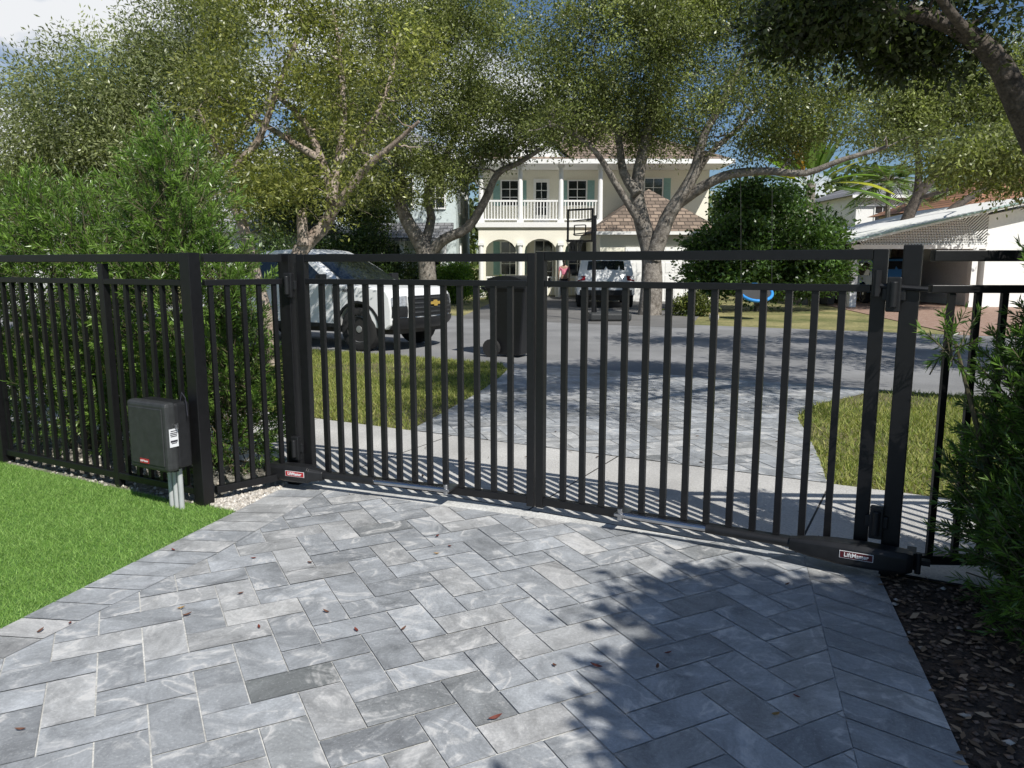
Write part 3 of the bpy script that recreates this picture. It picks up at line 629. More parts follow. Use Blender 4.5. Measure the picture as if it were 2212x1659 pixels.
tree('oak_tree','oak tree on the near right whose shade dapples the driveway','tree',[
 [(Vector((4.6,-1.6,-.05)),.25),(Vector((4.5,-1.5,1.5)),.2),(Vector((4.1,-1.2,2.8)),.14),(Vector((3.2,-.8,3.6)),.05)],
 [(Vector((4.5,-1.5,1.5)),.15),(Vector((5.0,-1.7,2.9)),.1),(Vector((5.2,-1.9,4.0)),.05)]],
 [(3.15,-.8,3.6,1.1,1.25,.35),(3.9,-.2,3.7,1.0,.95,.35),(4.4,-1.5,3.8,1.1,1.2,.5),(2.6,-1.45,3.5,.8,.8,.25)],60,680,120,(.11,.055),.20,(.03,.045,.013),(.07,.095,.03),M['barkdark'],gap=-1.0,gs=2.2,twig=.006,tipr=.03,lm_='shadeleaf')
tree('oak_tree','street oak standing just beyond the right edge, shading the road','tree',[
 [(Vector((9.5,5.6,-.05)),.3),(Vector((9.4,5.9,1.8)),.24),(Vector((8.9,7.2,3.6)),.17),(Vector((8.2,9.2,5.0)),.07)],
 [(Vector((9.4,5.9,1.8)),.2),(Vector((10.2,6.6,3.8)),.13),(Vector((10.4,8.2,5.4)),.05)]],
 [(8.2,9.4,5.6,2.0,2.0,.7),(9.8,8.0,5.8,2.2,2.2,.8),(7.6,7.2,5.8,1.6,1.6,.5),(10.5,10.5,5.8,2.0,2.0,.8),(6.4,10.2,5.9,1.6,1.8,.5)],60,460,70,(.12,.055),.32,(.035,.05,.016),(.12,.15,.05),M['barkdark'],gap=-.1,gs=1.3,twig=.008,tipr=.035)
Y=32
tree('leaning_tree','leaning dark trunked tree above the carport at right','tree',[
 gz(PL(Y,[(1925,640),(1945,520),(1980,430),(2030,370),(2100,330),(2190,280)],.3,.08,-1)),PL(Y,[(1980,430),(1985,360),(1970,290),(1930,230)],.17,.06,0),PL(Y,[(1990,520),(2060,450),(2140,400),(2230,350)],.2,.08,0)],
 [blobpx(2080,220,Y,170,100,3),blobpx(1960,240,Y,120,100,2.5),blobpx(2200,340,Y-8,130,85,2.5),blobpx(2180,180,Y,100,110,3),blobpx(2090,350,Y-8.5,120,50,2)],90,760,80,(.16,.066),.62,OL0,OL1,M['barkdark'],gap=-1.2,gs=.7,twig=.016,tipr=.05)
Y=30
tree('dense_tree','dense mid green tree in front of the pale blue house','tree',[
 gz(PL(Y,[(720,640),(722,560),(715,470),(725,380)],.16,.06)),PL(Y,[(718,490),(660,430),(620,380)],.1,.04,0)],
 [blobpx(700,400,Y,110,90,1.8),blobpx(600,430,Y,90,80,1.6),blobpx(790,450,Y,70,70,1.4),blobpx(690,310,Y,90,70,1.6)],60,460,80,(.14,.065),.5,(.055,.085,.027),(.20,.25,.085),M['barkgrey'],gap=-1.3,gs=.9,twig=.014,tipr=.045)
Y=25
tree('ficus_bush','dense dark leafy bush in front of the garage, behind the blue swing','bush',[
 gz(PL(Y,[(1640,665),(1640,600),(1645,520),(1650,460)],.16,.06))],
 [blobpx(1645,510,Y,140,85,2),blobpx(1555,570,Y,95,70,1.5),blobpx(1750,535,Y,80,85,1.5),blobpx(1640,590,Y,160,60,1.7),blobpx(1610,425,Y,60,45,1.2),blobpx(1700,430,Y,65,40,1.2),blobpx(1800,590,Y,40,50,1.0)],60,560,85,(.15,.08),.38,(.022,.05,.015),(.115,.20,.05),M['barkgrey'],gap=-1.2,gs=1.3,twig=.012)
def shrub(name,label,base,blobs,n,K,leaf,cr,c0,c1,cat='shrub'):
    t=thing(name,label,cat,(base[0],base[1],0)); b=MB()
    for bl in blobs:
        b.tube([(base[0]+rng.normal(0,.05),base[1]+rng.normal(0,.05),-.02),((base[0]+bl[0])/2,(base[1]+bl[1])/2,bl[2]*.5),(bl[0],bl[1],bl[2])],[.03,.022,.01],5)
    b.build('stems',M['stem'],t,fix=False); cl,_,d=blobpts(blobs,n,.4); idx=np.repeat(np.arange(n),K); N=len(idx)
    c=cl[idx]+rng.normal(0,cr*.5,(N,3)); c[:,2]=np.maximum(c[:,2],.02); dd=nrm(d[idx]*.6+rng.normal(0,.6,(N,3))); V,Fa=leafV(c,dd,leaf[0]*rng.uniform(.6,1.2,N),leaf[1]*rng.uniform(.6,1.2,N))
    C=pal(N,c0,c1)*(1+rng.normal(0,.2,n)[idx])[:,None]; npmesh('foliage',V,Fa,np.repeat(np.clip(C,.004,.6),4,axis=0),M['leaf'],t); return t
p=P(980,580,30); shrub('box_hedge','bright green clipped hedge between pickup truck and trash bin',(p.x,p.y),[(p.x,p.y,.55,.75,.6,.6),(p.x,p.y,1.0,.7,.55,.5)],260,60,(.09,.05),.22,(.10,.19,.03),(.28,.42,.07))
p=P(830,560,28); shrub('dark_shrub','dark shrub mass under the forked oak behind the truck',(p.x,p.y),[(p.x,p.y,1.0,1.6,.8,1.0),(p.x-.6,p.y,2.0,.9,.7,.8)],260,60,(.13,.06),.35,(.03,.055,.018),(.10,.15,.05))
p=P(1510,650,22.5); shrub('low_plant','low leafy plant at the foot of the swing oak',(p.x,p.y),[(p.x,p.y,.3,.55,.35,.32),(p.x-.5,p.y,.2,.3,.3,.22)],90,40,(.1,.05),.16,(.05,.08,.02),(.18,.19,.05))
p=P(1080,600,33); shrub('low_plant','low green shrub in front of the porch arches',(p.x,p.y),[(p.x,p.y,.4,.9,.5,.45)],90,40,(.11,.06),.2,(.05,.10,.025),(.15,.22,.05))
p=P(640,500,28); shrub('dark_shrub','dark leafy shrub by the pale blue house garage',(p.x,p.y),[(p.x,p.y,1.4,1.9,.8,1.4),(p.x+2,p.y,1.3,1.4,.8,1.3),(p.x-1.8,p.y,1.2,1.2,.8,1.2)],320,60,(.14,.07),.35,(.03,.06,.018),(.11,.16,.05))
def podo(label,base,blobs,n,c0=(.03,.075,.016),c1=(.21,.335,.065),L=(.15,.28),ndl=(.065,.0085),m=44):
    t=thing('podocarpus_shrub',label,'shrub',(base[0],base[1],0)); b=MB()
    for bl in blobs: b.tube([(base[0]+rng.normal(0,.06),base[1]+rng.normal(0,.06),-.02),((base[0]+bl[0])/2,(base[1]+bl[1])/2,bl[2]*.45),(bl[0],bl[1],bl[2]+bl[5]*.3)],[.022,.016,.006],6)
    c,bc,d=blobpts(blobs,n,.38); c[:,2]=np.maximum(c[:,2],.04); ax=nrm(d*.7+np.array([0,0,.65])+rng.normal(0,.35,(n,3))); LL=rng.uniform(*L,n)
    for i in range(n): b.tube([c[i]-ax[i]*.12,c[i]+ax[i]*LL[i]],[.004,.002],3,False)
    b.build('stems',M['stem'],t,fix=False)
    idx=np.repeat(np.arange(n),m); N=len(idx); tt=rng.random(N)**.8; A=ax[idx]; r=rng.normal(size=(N,3)); pr=nrm(r-A*(r*A).sum(1,keepdims=True))
    ang=np.radians(62-34*tt+rng.normal(0,8,N))[:,None]; nd=nrm(A*np.cos(ang)+pr*np.sin(ang)+np.array([0,0,-.12])); pos=c[idx]+A*(LL[idx]*tt)[:,None]
    V,Fa=leafV(pos,nd,ndl[0]*rng.uniform(.6,1.15,N),ndl[1]*rng.uniform(.8,1.2,N),.1)
    sh=rng.random(n)[idx]; C=pal(N,c0,c1,np.clip(sh*.75+tt*.4-.05,0,1),.15); npmesh('foliage',V,Fa,np.repeat(C,4,axis=0),M['needle'],t); return t
podo('tall spire shaped podocarpus shrub behind the control box',(-2.3,5.55),[(-2.2,5.5,.45,.5,.36,.5),(-2.35,5.6,1.25,.5,.38,.55),(-2.4,5.6,1.85,.36,.33,.42),(-2.38,5.6,2.2,.16,.16,.25),(-1.95,5.35,.7,.25,.22,.7),(-2.0,5.4,1.35,.16,.2,.3),(-2.5,5.7,.5,.35,.3,.5)],1100)
podo('broad podocarpus shrub at the far left behind the fence',(-3.5,6.2),[(-3.4,6.1,.55,.6,.4,.55),(-3.6,6.25,1.4,.75,.45,.45),(-3.75,6.3,1.8,.4,.35,.3),(-2.95,5.9,.9,.42,.35,.8),(-3.1,6.0,1.65,.35,.3,.35),(-2.8,5.85,.35,.4,.3,.35),(-3.9,6.35,.5,.4,.35,.5)],1250)
podo('podocarpus shrub cut by the left edge of the view',(-4.9,7.0),[(-4.8,7.0,1.0,.7,.45,1.0),(-4.6,6.9,1.7,.5,.4,.35)],520)
podo('near podocarpus shrub in front of the right gate post, growing in mulch',(2.3,3.2),[(2.27,3.2,.45,.30,.32,.48),(2.34,3.2,.88,.26,.3,.40),(2.40,3.2,1.25,.20,.24,.34),(2.47,3.2,1.58,.12,.18,.22),(2.50,3.2,1.8,.05,.08,.1),(1.90,3.28,1.15,.08,.08,.04),(2.15,2.75,.35,.26,.35,.38),(2.32,2.9,.78,.24,.25,.45)],1700,c0=(.016,.04,.010),c1=(.14,.25,.045),L=(.11,.2),ndl=(.052,.0072),m=40)
def bananaleaf(b,base,d,L,W,c,droop):
    n=8; side=Vector((-d.y,d.x,0)).normalized() if abs(d.x)+abs(d.y)>.01 else Vector((1,0,0)); pts=[]
    for k in range(n+1):
        f=k/n; p=base+Vector((d.x*L*f,d.y*L*f,d.z*L*f-droop*L*f*f)); w=W*math.sin(math.pi*min(1,.08+.9*f))**.6*(1 if f>.25 else .1); pts.append((p,w))
    for (p,w),(q,x) in zip(pts,pts[1:]):
        b.poly(p-side*w,p,q,q-side*x); b.c.append(c); b.poly(p,p+side*w,q+side*x,q); b.c.append(tuple(k*.85 for k in c))
Y=29; p=P(1735,600,Y); t=thing('traveller_palm','tall banana leaved palm with orange dead leaves behind the dark bush','palm',(p.x,p.y,0))
b=MB(); b.tube([(p.x,p.y,-.05),(p.x,p.y,2.2),(p.x+.1,p.y,4.4)],[.22,.2,.16],10); b.build('trunk',M['barkgrey'],t)
b=MB()
for k in range(21):
    a=R(-95+190*k/20); d=Vector((math.sin(a),random.uniform(-.35,.1),math.cos(a)+.15)).normalized(); g=random.uniform(.8,1.3); c=(.16*g,.26*g,.05*g)
    if k in(3,16,18): c=(.46*g,.42*g,.07)
    if k in(7,8): c=(.50,.24,.05)
    bananaleaf(b,Vector((p.x+.1,p.y,4.2)),d,random.uniform(2.4,3.3),.3,c,random.uniform(.15,.5)*abs(math.sin(a)))
b.build('fronds',M['grassb'],t,fix=False)
def fanpalm(label,u,v,Y,h,n,Lf_):
    p=P(u,v,Y); t=thing('palm_tree',label,'palm',(p.x,p.y,0)); b=MB(); b.tube([(p.x,p.y,-.05),(p.x+.1,p.y,h*.5),(p.x,p.y,h)],[.16,.13,.12],8); b.build('trunk',M['barkgrey'],t)
    V=[];D=[]
    b=MB()
    for k in range(n):
        a=random.uniform(0,6.28); e=random.uniform(-.5,1.2); d=Vector((math.cos(a)*math.cos(e),math.sin(a)*math.cos(e),math.sin(e))); pts=[Vector((p.x,p.y,h))+d*Lf_*f-Vector((0,0,.5*Lf_*f*f)) for f in np.linspace(0,1,7)]
        b.tube(pts,[.02]*6+[.005],3,False); 
        for i in range(30):
            f=.2+.8*i/30; j=min(5,int(f*6)); q=pts[j]+(pts[j+1]-pts[j])*(f*6-j); sd=d.cross(Vector((0,0,1))).normalized()*(1 if i%2 else -1)
            V.append(q[:]); D.append((sd*.8+d*.5-Vector((0,0,.35)))[:])
    b.build('frond_stems',M['stem'],t,fix=False); V=np.array(V);D=nrm(np.array(D)); VV,Fa=leafV(V,D,np.full(len(V),Lf_*.42),np.full(len(V),.07)); npmesh('fronds',VV,Fa,np.repeat(pal(len(V),(.08,.13,.04),(.24,.33,.10)),4,axis=0),M['leaf'],t)
fanpalm('feathery palm between the dark bush and the far right house',1905,600,40,5.6,26,1.9)
fanpalm('second feathery palm further right above the carport roof',2040,600,42,6.0,24,2.0)
blobs=[]
for k in range(26):
    x=-62+k*5.2; blobs.append((x+random.uniform(-2,2),random.uniform(58,70),random.uniform(3.5,6),random.uniform(3.5,5),3,random.uniform(3.5,5.5)))
NC=2000
cl,_,d=blobpts(blobs,NC,.4); idx=np.repeat(np.arange(NC),22); N=len(idx); c=cl[idx]+rng.normal(0,.6,(N,3)); V,Fa=leafV(c,nrm(rng.normal(size=(N,3))),rng.uniform(.4,.75,N),rng.uniform(.25,.4,N))
o=npmesh('treeline',V,Fa,np.repeat(np.clip(pal(N,(.055,.08,.03),(.19,.23,.09))*(1+rng.normal(0,.25,NC)[idx])[:,None],.005,1),4,axis=0),M['leaf']); tag(o,'far mass of trees behind all the houses','trees',kind='stuff')

# ---------------------------------------------------------------- houses
def window(t,x,z,w,h,y,nx=2,nz=3,frame=.06,m='white',pane='glass',ax='y',shut=None):
    def bx(b,a0,a1,z0,z1,d0,d1):
        if ax=='y': b.box(a0,a1,y-d1,y-d0,z0,z1)
        else: b.box(y+d0,y+d1,a0,a1,z0,z1)
    f=MB(); x0,x1,z0,z1=x-w/2,x+w/2,z-h/2,z+h/2
    bx(f,x0-frame,x0,z0-frame,z1+frame,0.002,.07); bx(f,x1,x1+frame,z0-frame,z1+frame,.002,.07); bx(f,x0,x1,z1,z1+frame,.002,.07); bx(f,x0,x1,z0-frame,z0,.002,.09)
    for k in range(1,nx): xx=x0+w*k/nx; bx(f,xx-.015,xx+.015,z0,z1,.02,.05)
    for k in range(1,nz):
        zz=z0+h*k/nz
        for j in range(nx): bx(f,x0+w*j/nx+.016,x0+w*(j+1)/nx-.016,zz-.015,zz+.015,.02,.05)
    o=f.build('window',M[m],t); g=MB(); bx(g,x0,x1,z0,z1,.004,.018); g.build('pane',M[pane],o)
    if shut:
        for sg in (-1,1):
            s_=MB(); xc=x+sg*(w/2+frame+.02+shut/2); bx(s_,xc-shut/2,xc+shut/2,z0-.03,z1+.03,.003,.05)
            n=8
            for k in range(n): zz=z0+(k+.5)*h/n; bx(s_,xc-shut/2+.05,xc+shut/2-.05,zz-.03,zz+.02,.05,.065)
            s_.build('shutter',M['teal'],t)
def hip(b,x0,x1,y0,y1,z0,z1,ov=.5):
    x0-=ov;x1+=ov;y0-=ov;y1+=ov; d=min(x1-x0,y1-y0)/2
    if x1-x0>y1-y0: r0,r1=(x0+d,(y0+y1)/2,z1),(x1-d,(y0+y1)/2,z1)
    else: r0,r1=((x0+x1)/2,y0+d,z1),((x0+x1)/2,y1-d,z1)
    vs=[(x0,y0,z0),(x1,y0,z0),(x1,y1,z0),(x0,y1,z0),r0,r1]
    if x1-x0>y1-y0: fs=[(0,1,5,4),(1,2,5),(2,3,4,5),(3,0,4),(3,2,1,0)]
    else: fs=[(0,1,4),(1,2,5,4),(2,3,5),(3,0,4,5),(3,2,1,0)]
    return b.add(vs,fs)
HY=35.0
xl,xr=-1.5,4.05
t=thing('cream_house','cream two storey house with columned balcony and brown tiled roof across the road','house',(3,38,0))
wl=MB(); wl.box(xl,9.2,HY+1.9,HY+10,0,6.0); wl.build('wall',M['cream'],t)
cols=[xl+.12,xl+1.87,xl+3.68,xr-.12]
front=MB(); zt=3.1
def archpts(xa,xb,zs,n=9):
    r=(xb-xa)/2; cx=(xa+xb)/2; return [(cx-r*math.cos(math.pi*k/n),zs+r*.78*math.sin(math.pi*k/n)) for k in range(n+1)]
poly=[(xl,0)]
for i in range(3):
    xa,xb=cols[i]+.2,cols[i+1]-.2; poly.append((xa,0)); poly+=archpts(xa,xb,2.05); poly.append((xb,0))
poly+=[(xr,0),(xr,zt),(xl,zt)]
front.extrude([(x,HY,z) for x,z in poly],(0,.3,0)); front.build('arcade_wall',M['cream'],t)
fl=MB(); fl.box(xl-.12,xr+.12,HY-.12,HY+1.9,3.1,3.32); fl.build('balcony_floor',M['white'],t)
for x in cols:
    c=MB(); c.tube([(x,HY+.12,3.32),(x,HY+.12,5.7)],[.12,.1],12); c.box(x-.15,x+.15,HY-.03,HY+.27,5.68,5.80); c.box(x-.15,x+.15,HY-.03,HY+.27,3.321,3.42); c.build('column',M['white'],t)
    c=MB(); c.tube([(x,HY-.11,0),(x,HY-.11,2.3)],[.11,.1],12); c.box(x-.14,x+.14,HY-.24,HY-.003,2.3,2.42); c.build('column',M['white'],t)
for i in range(3):
    r=MB(); x0,x1=cols[i]+.13,cols[i+1]-.13; r.box(x0,x1,HY+.09,HY+.15,4.22,4.30); r.box(x0,x1,HY+.09,HY+.15,3.42,3.48); n=11
    for k in range(n): xx=x0+(x1-x0)*(k+.5)/n; r.box(xx-.022,xx+.022,HY+.1,HY+.14,3.481,4.219)
    r.build('balcony_railing',M['white'],t)
    r=MB(); r.box(x0,x1,HY+.5,HY+.56,.85,.92)
    for k in range(9): xx=x0+(x1-x0)*(k+.5)/9; r.box(xx-.02,xx+.02,HY+.51,HY+.55,.1,.85)
    r.build('porch_railing',M['white'],t)
yw=HY+1.9
window(t,-.1,4.75,.75,1.1,yw,2,3,shut=.32); window(t,3.05,4.75,.8,1.1,yw,2,3,shut=.32); window(t,-.1,1.75,.8,1.5,yw,2,3,shut=.3); window(t,1.5,1.6,.8,1.9,yw,2,4); window(t,3.1,1.75,.8,1.5,yw,2,3,shut=.3)
window(t,6.6,4.8,.8,1.2,yw,2,3,shut=.32)
d=MB(); d.box(1.0,1.75,yw-.06,yw-.002,3.33,5.4); d=d.build('balcony_door',M['white'],t); g=MB()
for i in range(2):
    for j in range(4): g.box(1.12+.27*i,1.36+.27*i,yw-.068,yw-.061,3.75+.38*j,4.09+.38*j)
g.build('pane',M['glass'],d)
rf=MB(); hip(rf,xl,9.2,HY,HY+10,6.0,8.6,.45); rf.build('roof',M['roofbrown'],t)
fa=MB(); fa.box(xl-.5,9.7,HY-.5,HY-.43,5.8,5.995); fa.box(xl-.42,9.62,HY-.42,HY+1.85,5.8,5.88); fa.build('fascia',M['white'],t)
gb=MB(); gx=1.1; gb.extrude([(gx-1.35,HY-.2,6.02),(gx+1.35,HY-.2,6.02),(gx,HY-.2,7.35)],(0,1.6,0)); gb.build('gable',M['white'],t)
gr=MB()
for sg in (-1,1): gr.extrude([(gx+sg*1.55,HY-.35,5.98),(gx,HY-.35,7.42),(gx,HY-.35,7.55),(gx+sg*1.7,HY-.35,5.98)],(0,2.0,0))
gr.build('gable_roof',M['roofbrown'],t)
gy=31.0; gw=MB(); gw.box(3.5,8.0,gy,yw-.01,0,2.75); gw.build('garage_wall',M['cream'],t)
gd=MB(); gd.box(4.5,7.6,gy-.05,gy-.003,0,2.15)
for j in range(4):
    for i in range(8): gd.box(4.58+.38*i,4.88+.38*i,gy-.065,gy-.0501,.1+.52*j,.5+.52*j)
gd.build('garage_door',M['white'],t,bevel=.004)
gf=MB(); gf.box(3.1,8.4,gy-.42,gy-.36,2.62,2.745); gf.build('garage_fascia',M['white'],t)
gr=MB(); hip(gr,3.5,8.0,gy,yw+1.5,2.75,4.6,.4); gr.build('garage_roof',M['roofbrown'],t)
t=thing('blue_house','pale blue two storey house with grey roof left of the cream house','house',(-7,38,0))
w=MB(); w.box(-10.8,-2.5,35,46,0,6.2); w.build('wall',M['paleblue'],t)
r=MB(); hip(r,-10.8,-2.5,35,46,6.2,8.6,.45); r.build('roof',M['roofgrey'],t)
f=MB(); f.box(-11.25,-2.05,34.5,34.56,6.02,6.19); f.box(-2.06,-2.0,34.57,46.4,6.02,6.19); f.build('fascia',M['white'],t)
for x in (-9.3,-7.3,-4.8,-3.4): window(t,x,4.6,.8,1.3,35,2,3)
for x in (-5.2,-3.6): window(t,x,1.6,.8,1.4,35,2,3)
for yy in (37,40,43): window(t,yy,4.5,.8,1.3,-2.5,2,3,ax='x'); 
window(t,38,1.7,.9,1.4,-2.5,2,3,ax='x')
g=MB(); g.box(-12.5,-7.2,31,34.99,0,2.7); g.build('garage_wall',M['whitewall'],t); gr=MB(); hip(gr,-12.5,-7.2,31,36,2.7,4.2,.4); gr.build('garage_roof',M['roofgrey'],t)
gd=MB(); gd.box(-11.6,-8.3,30.95,30.997,0,2.1); gd.build('garage_door',M['white'],t)
pr=MB(); pr.extrude([(-6.8,33.2,2.6),(-6.8,34.98,3.3),(-6.8,34.98,3.1),(-6.8,33.2,2.45)],(4.2,0,0)); pr.build('porch_roof',M['roofgrey'],t)
for x in (-6.5,-4.7,-2.9): MB().box(x-.09,x+.09,33.3,33.48,0,2.5).build('porch_post',M['white'],t)
t=thing('white_house','low white house glimpsed behind the far left shrubs','house',(-22,30,0))
w=MB(); w.box(-27,-17.6,29,36,0,3.0); w.build('wall',M['whitewall'],t); r=MB(); hip(r,-27,-17.6,29,36,3.0,4.6,.5); r.build('roof',M['roofgrey'],t)
for x in (-24.5,-21.5,-19): window(t,x,1.6,1.1,1.1,29,2,2)
t=thing('white_house','white two storey house with grey roof beyond the palms at right','house',(24,48,0))
w=MB(); w.box(21,27.5,48,56,0,5.6); w.build('wall',M['whitewall'],t); r=MB(); hip(r,21,27.5,48,56,5.6,7.2,.5); r.build('roof',M['roofgrey'],t)
window(t,22.6,4.3,.9,1.3,48,2,3); window(t,25.6,4.3,1.3,1.5,48,2,2,m='brown'); window(t,24,4.3,.8,1.3,48,2,3,m='brown')
fa=MB(); fa.box(20.5,28,47.45,47.49,5.42,5.59); fa.build('fascia',M['white'],t)
CY=27.0
t=thing('carport_house','white carport house with lattice gable and teal roof edge at right','house',(16,30,0))
w=MB(); w.extrude([(16.4,CY,0),(24,CY,0),(24,CY,3.2),(18.6,CY,3.6),(16.4,CY,3.15)],(0,9,0)); w.build('wall',M['whitewall'],t)
def rz_(x): return 2.2+(x-11.6)*.225
b=MB(); b.extrude([(11.4,CY-.6,rz_(11.4)),(18.7,CY-.6,rz_(18.7)),(18.7,CY-.6,rz_(18.7)+.1),(11.4,CY-.6,rz_(11.4)+.1)],(0,10,0)); b.build('roof',M['whitewall'],t)
b=MB(); b.extrude([(11.35,CY-.65,rz_(11.35)+.07),(18.7,CY-.65,rz_(18.7)+.07),(18.7,CY-.65,rz_(18.7)+.13),(11.35,CY-.65,rz_(11.35)+.13)],(0,.045,0)); b.build('roof_edge',M['tealtrim'],t)
b=MB(); b.box(11.7,16.39,CY-.1,CY+.1,2.0,2.15); b.build('beam',M['white'],t)
b=MB(); x=12.1
def seg(b,x0,z0,x1,z1): b.bar((x0,CY,z0),(x1,CY,z1),.03,.035)
while x<16.3:
    for sg in (1,-1):
        if sg==1: e=(rz_(x)-2.16)/(1-.225); x1=min(16.38,x+e); seg(b,x,2.16,x1,2.16+(x1-x))
        else: e=(rz_(x)-2.16)/(1+.225); seg(b,x,2.16,x-e,2.16+e)
    x+=.11
b.build('lattice',M['white'],t)
MB().box(11.75,11.98,CY-.1,CY+.12,0,2.0).build('carport_post',M['white'],t); MB().box(15.9,16.1,CY-.1,CY+.12,0,2.0).build('carport_post',M['white'],t)
MB().box(11.8,16.39,CY+7.5,CY+7.7,0,2.6).build('back_wall',M['beige'],t)
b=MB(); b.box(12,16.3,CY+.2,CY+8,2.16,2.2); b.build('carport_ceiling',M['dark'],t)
t=thing('tiled_house','house with orange tiled roof behind the carport at far right','house',(25,42,0))
w=MB(); w.box(21.5,31,38,46,0,4.2); w.build('wall',M['beige'],t); r=MB(); hip(r,21.5,31,38,46,4.2,6.3,.5); r.build('roof',M['rooforange'],t)

# ---------------------------------------------------------------- vehicles
def wheel(t,x,y,r,w,side):
    b=MB(); ax=Vector((0,side,0))
    prof=[(r*.60,-w*.3),(r*.63,w*.34),(r*.58,w*.40),(r*.54,w*.26),(r*.44,w*.22),(r*.22,w*.30),(r*.17,w*.30),(r*.15,w*.38),(.001,w*.39)]
    b.lathe((x,y,r),ax,prof,28); o=b.build('wheel',M['rim'],t,world=False,smooth=35)
    b=MB()
    for k in range(8):
        a=2*math.pi*k/8; c=Vector((x+math.cos(a)*r*.40,y+side*w*.235,r+math.sin(a)*r*.40)); d=Vector((math.cos(a),0,math.sin(a))); n=Vector((-math.sin(a),0,math.cos(a)))
        b.extrude([c+d*r*.095*math.cos(q)+n*r*.085*math.sin(q) for q in np.linspace(0,2*math.pi,11)[:-1]],ax*w*.05)
    b.build('wheel_slots',M['tyre'],o,world=False)
    b=MB(); b.lathe((x,y,r),ax,[(r*.60,-w*.48),(r*.9,-w*.5),(r*.985,-w*.4),(r,0),(r*.985,w*.4),(r*.9,w*.5),(r*.66,w*.47),(r*.635,w*.34)],32); b.build('tyre',M['tyre'],o,world=False,smooth=45)
def arch(cx,cz,rad,n=10,z0=.42):
    a0=math.asin((z0-cz)/rad); return [(cx+rad*math.cos(a0+(math.pi-2*a0)*k/n),cz+rad*math.sin(a0+(math.pi-2*a0)*k/n)) for k in range(n+1)]
def profbody(prof,ys,deform):
    b=MB(); n=len(prof); vs=[deform(x,y,z) for y in ys for x,z in prof]; fs=[tuple(range(n)),tuple(range((len(ys)-1)*n,len(ys)*n))[::-1]]
    for j in range(len(ys)-1):
        for i in range(n): k=(i+1)%n; fs.append((j*n+i,j*n+k,(j+1)*n+k,(j+1)*n+i))
    return b.add(vs,fs)
def panel(pts,deform,nu=8):
    b=MB(); rows=[pts(k/nu) for k in range(nu+1)]; m=len(rows[0]); vs=[deform(*p) for r in rows for p in r]
    return b.add(vs,[(i*m+j,i*m+j+1,(i+1)*m+j+1,(i+1)*m+j) for i in range(nu) for j in range(m-1)])
hd=math.atan2(DV.y,DV.x); wp=G(783,757); W=.92
tp=wp-DV*1.68+NV*(W-.10)
t=thing('pickup_truck','white pickup truck parked along the kerb behind the left gate leaf','pickup truck',(tp.x,tp.y,-.01),hd)
def dfm(x,y,z):
    a=abs(y)/W
    if x>1.7: x-= .26*a**2.6*min(1,(x-1.7)/.8)
    if z>.85: z-=.04*a**6
    yy=y*(1-.03*max(0,(z-.8)/.4)-.04*max(0,(.6-z)/.3))
    return (x,yy,z)
ys=[-W,-W*.93,-W*.75,-W*.4,0,W*.4,W*.75,W*.93,W]
prof=[(2.52,.40),(2.62,.48),(2.64,.72),(2.61,.98),(2.54,1.09),(2.2,1.13),(1.7,1.16),(1.2,1.18),(.2,1.20),(-1.0,1.20),(-1.02,1.24),(-2.7,1.25),(-2.76,1.15),(-2.76,.6),(-2.7,.45)]+arch(-1.62,.38,.46)[::-1]+arch(1.68,.38,.46)[::-1]
o=profbody(prof,ys,dfm).build('body',M['carwhite'],t,world=False,smooth=32,bevel=.02)
zb,zr=1.17,1.78; Wc=.87
def dfc(x,y,z):
    f=(z-zb)/(zr-zb); a=abs(y)/Wc; return (x-(.10*a**2.5 if x>.2 else 0),y*(1-.17*max(0,f)),z-.035*a**4*(f>.5))
cp=[(1.30,1.17),(.9,1.43),(.48,1.68),(.25,1.765),(-.2,1.785),(-.65,1.765),(-.92,1.69),(-1.05,1.17)]
yc=[-Wc,-Wc*.9,-Wc*.5,0,Wc*.5,Wc*.9,Wc]
profbody(cp,yc,dfc).build('cab',M['carwhite'],t,world=False,smooth=32,bevel=.02)
def sidewin(pl,sg,off=.006): return [dfc(x,sg*(Wc+off),z) for x,z in pl]
for sg in(-1,1):
    for pl in ([(1.02,1.22),(.50,1.60),(.30,1.68),(.02,1.70),(.02,1.22)],[(-.05,1.22),(-.05,1.70),(-.62,1.69),(-.85,1.62),(-.93,1.22)]):
        b=MB(); p3=sidewin(pl,sg); b.extrude(p3,(0,sg*.004,0)); b.build('side_window',M['carglass'],t,world=False)
def wsp(u):
    y=(-1+2*u)*Wc*.86; return [(1.30-.82*k/4+.012,y,1.17+.03+.48*k/4+.012) for k in range(5)]
panel(wsp,dfc).build('windshield',M['carglass'],t,world=False,smooth=40)
panel(lambda u:[(-1.062+ .12*k/2,(-1+2*u)*Wc*.8,1.24+.42*k/2) for k in range(3)],dfc).build('rear_window',M['carglass'],t,world=False)
def frontx(z): return np.interp(z,[.40,.48,.72,.98,1.07],[2.52,2.62,2.64,2.61,2.52])
def fpan(name,y0,y1,z0,z1,off,m,nz=4):
    b=panel(lambda u:[(frontx(z0+(z1-z0)*k/nz)+off,y0+(y1-y0)*u,z0+(z1-z0)*k/nz) for k in range(nz+1)],dfm,10); return b.build(name,m,t,world=False,smooth=40)
gl_=fpan('grille',-.62,.62,.62,.97,.012,M['blackplastic'])
for k in range(4):
    z=.66+.08*k; b=panel(lambda u:[(frontx(z)+.02,-.6+1.2*u,z),(frontx(z)+.03,-.6+1.2*u,z+.018),(frontx(z)+.02,-.6+1.2*u,z+.036)],dfm,10); b.build('grille_slat',M['dkplastic'],gl_,world=False)
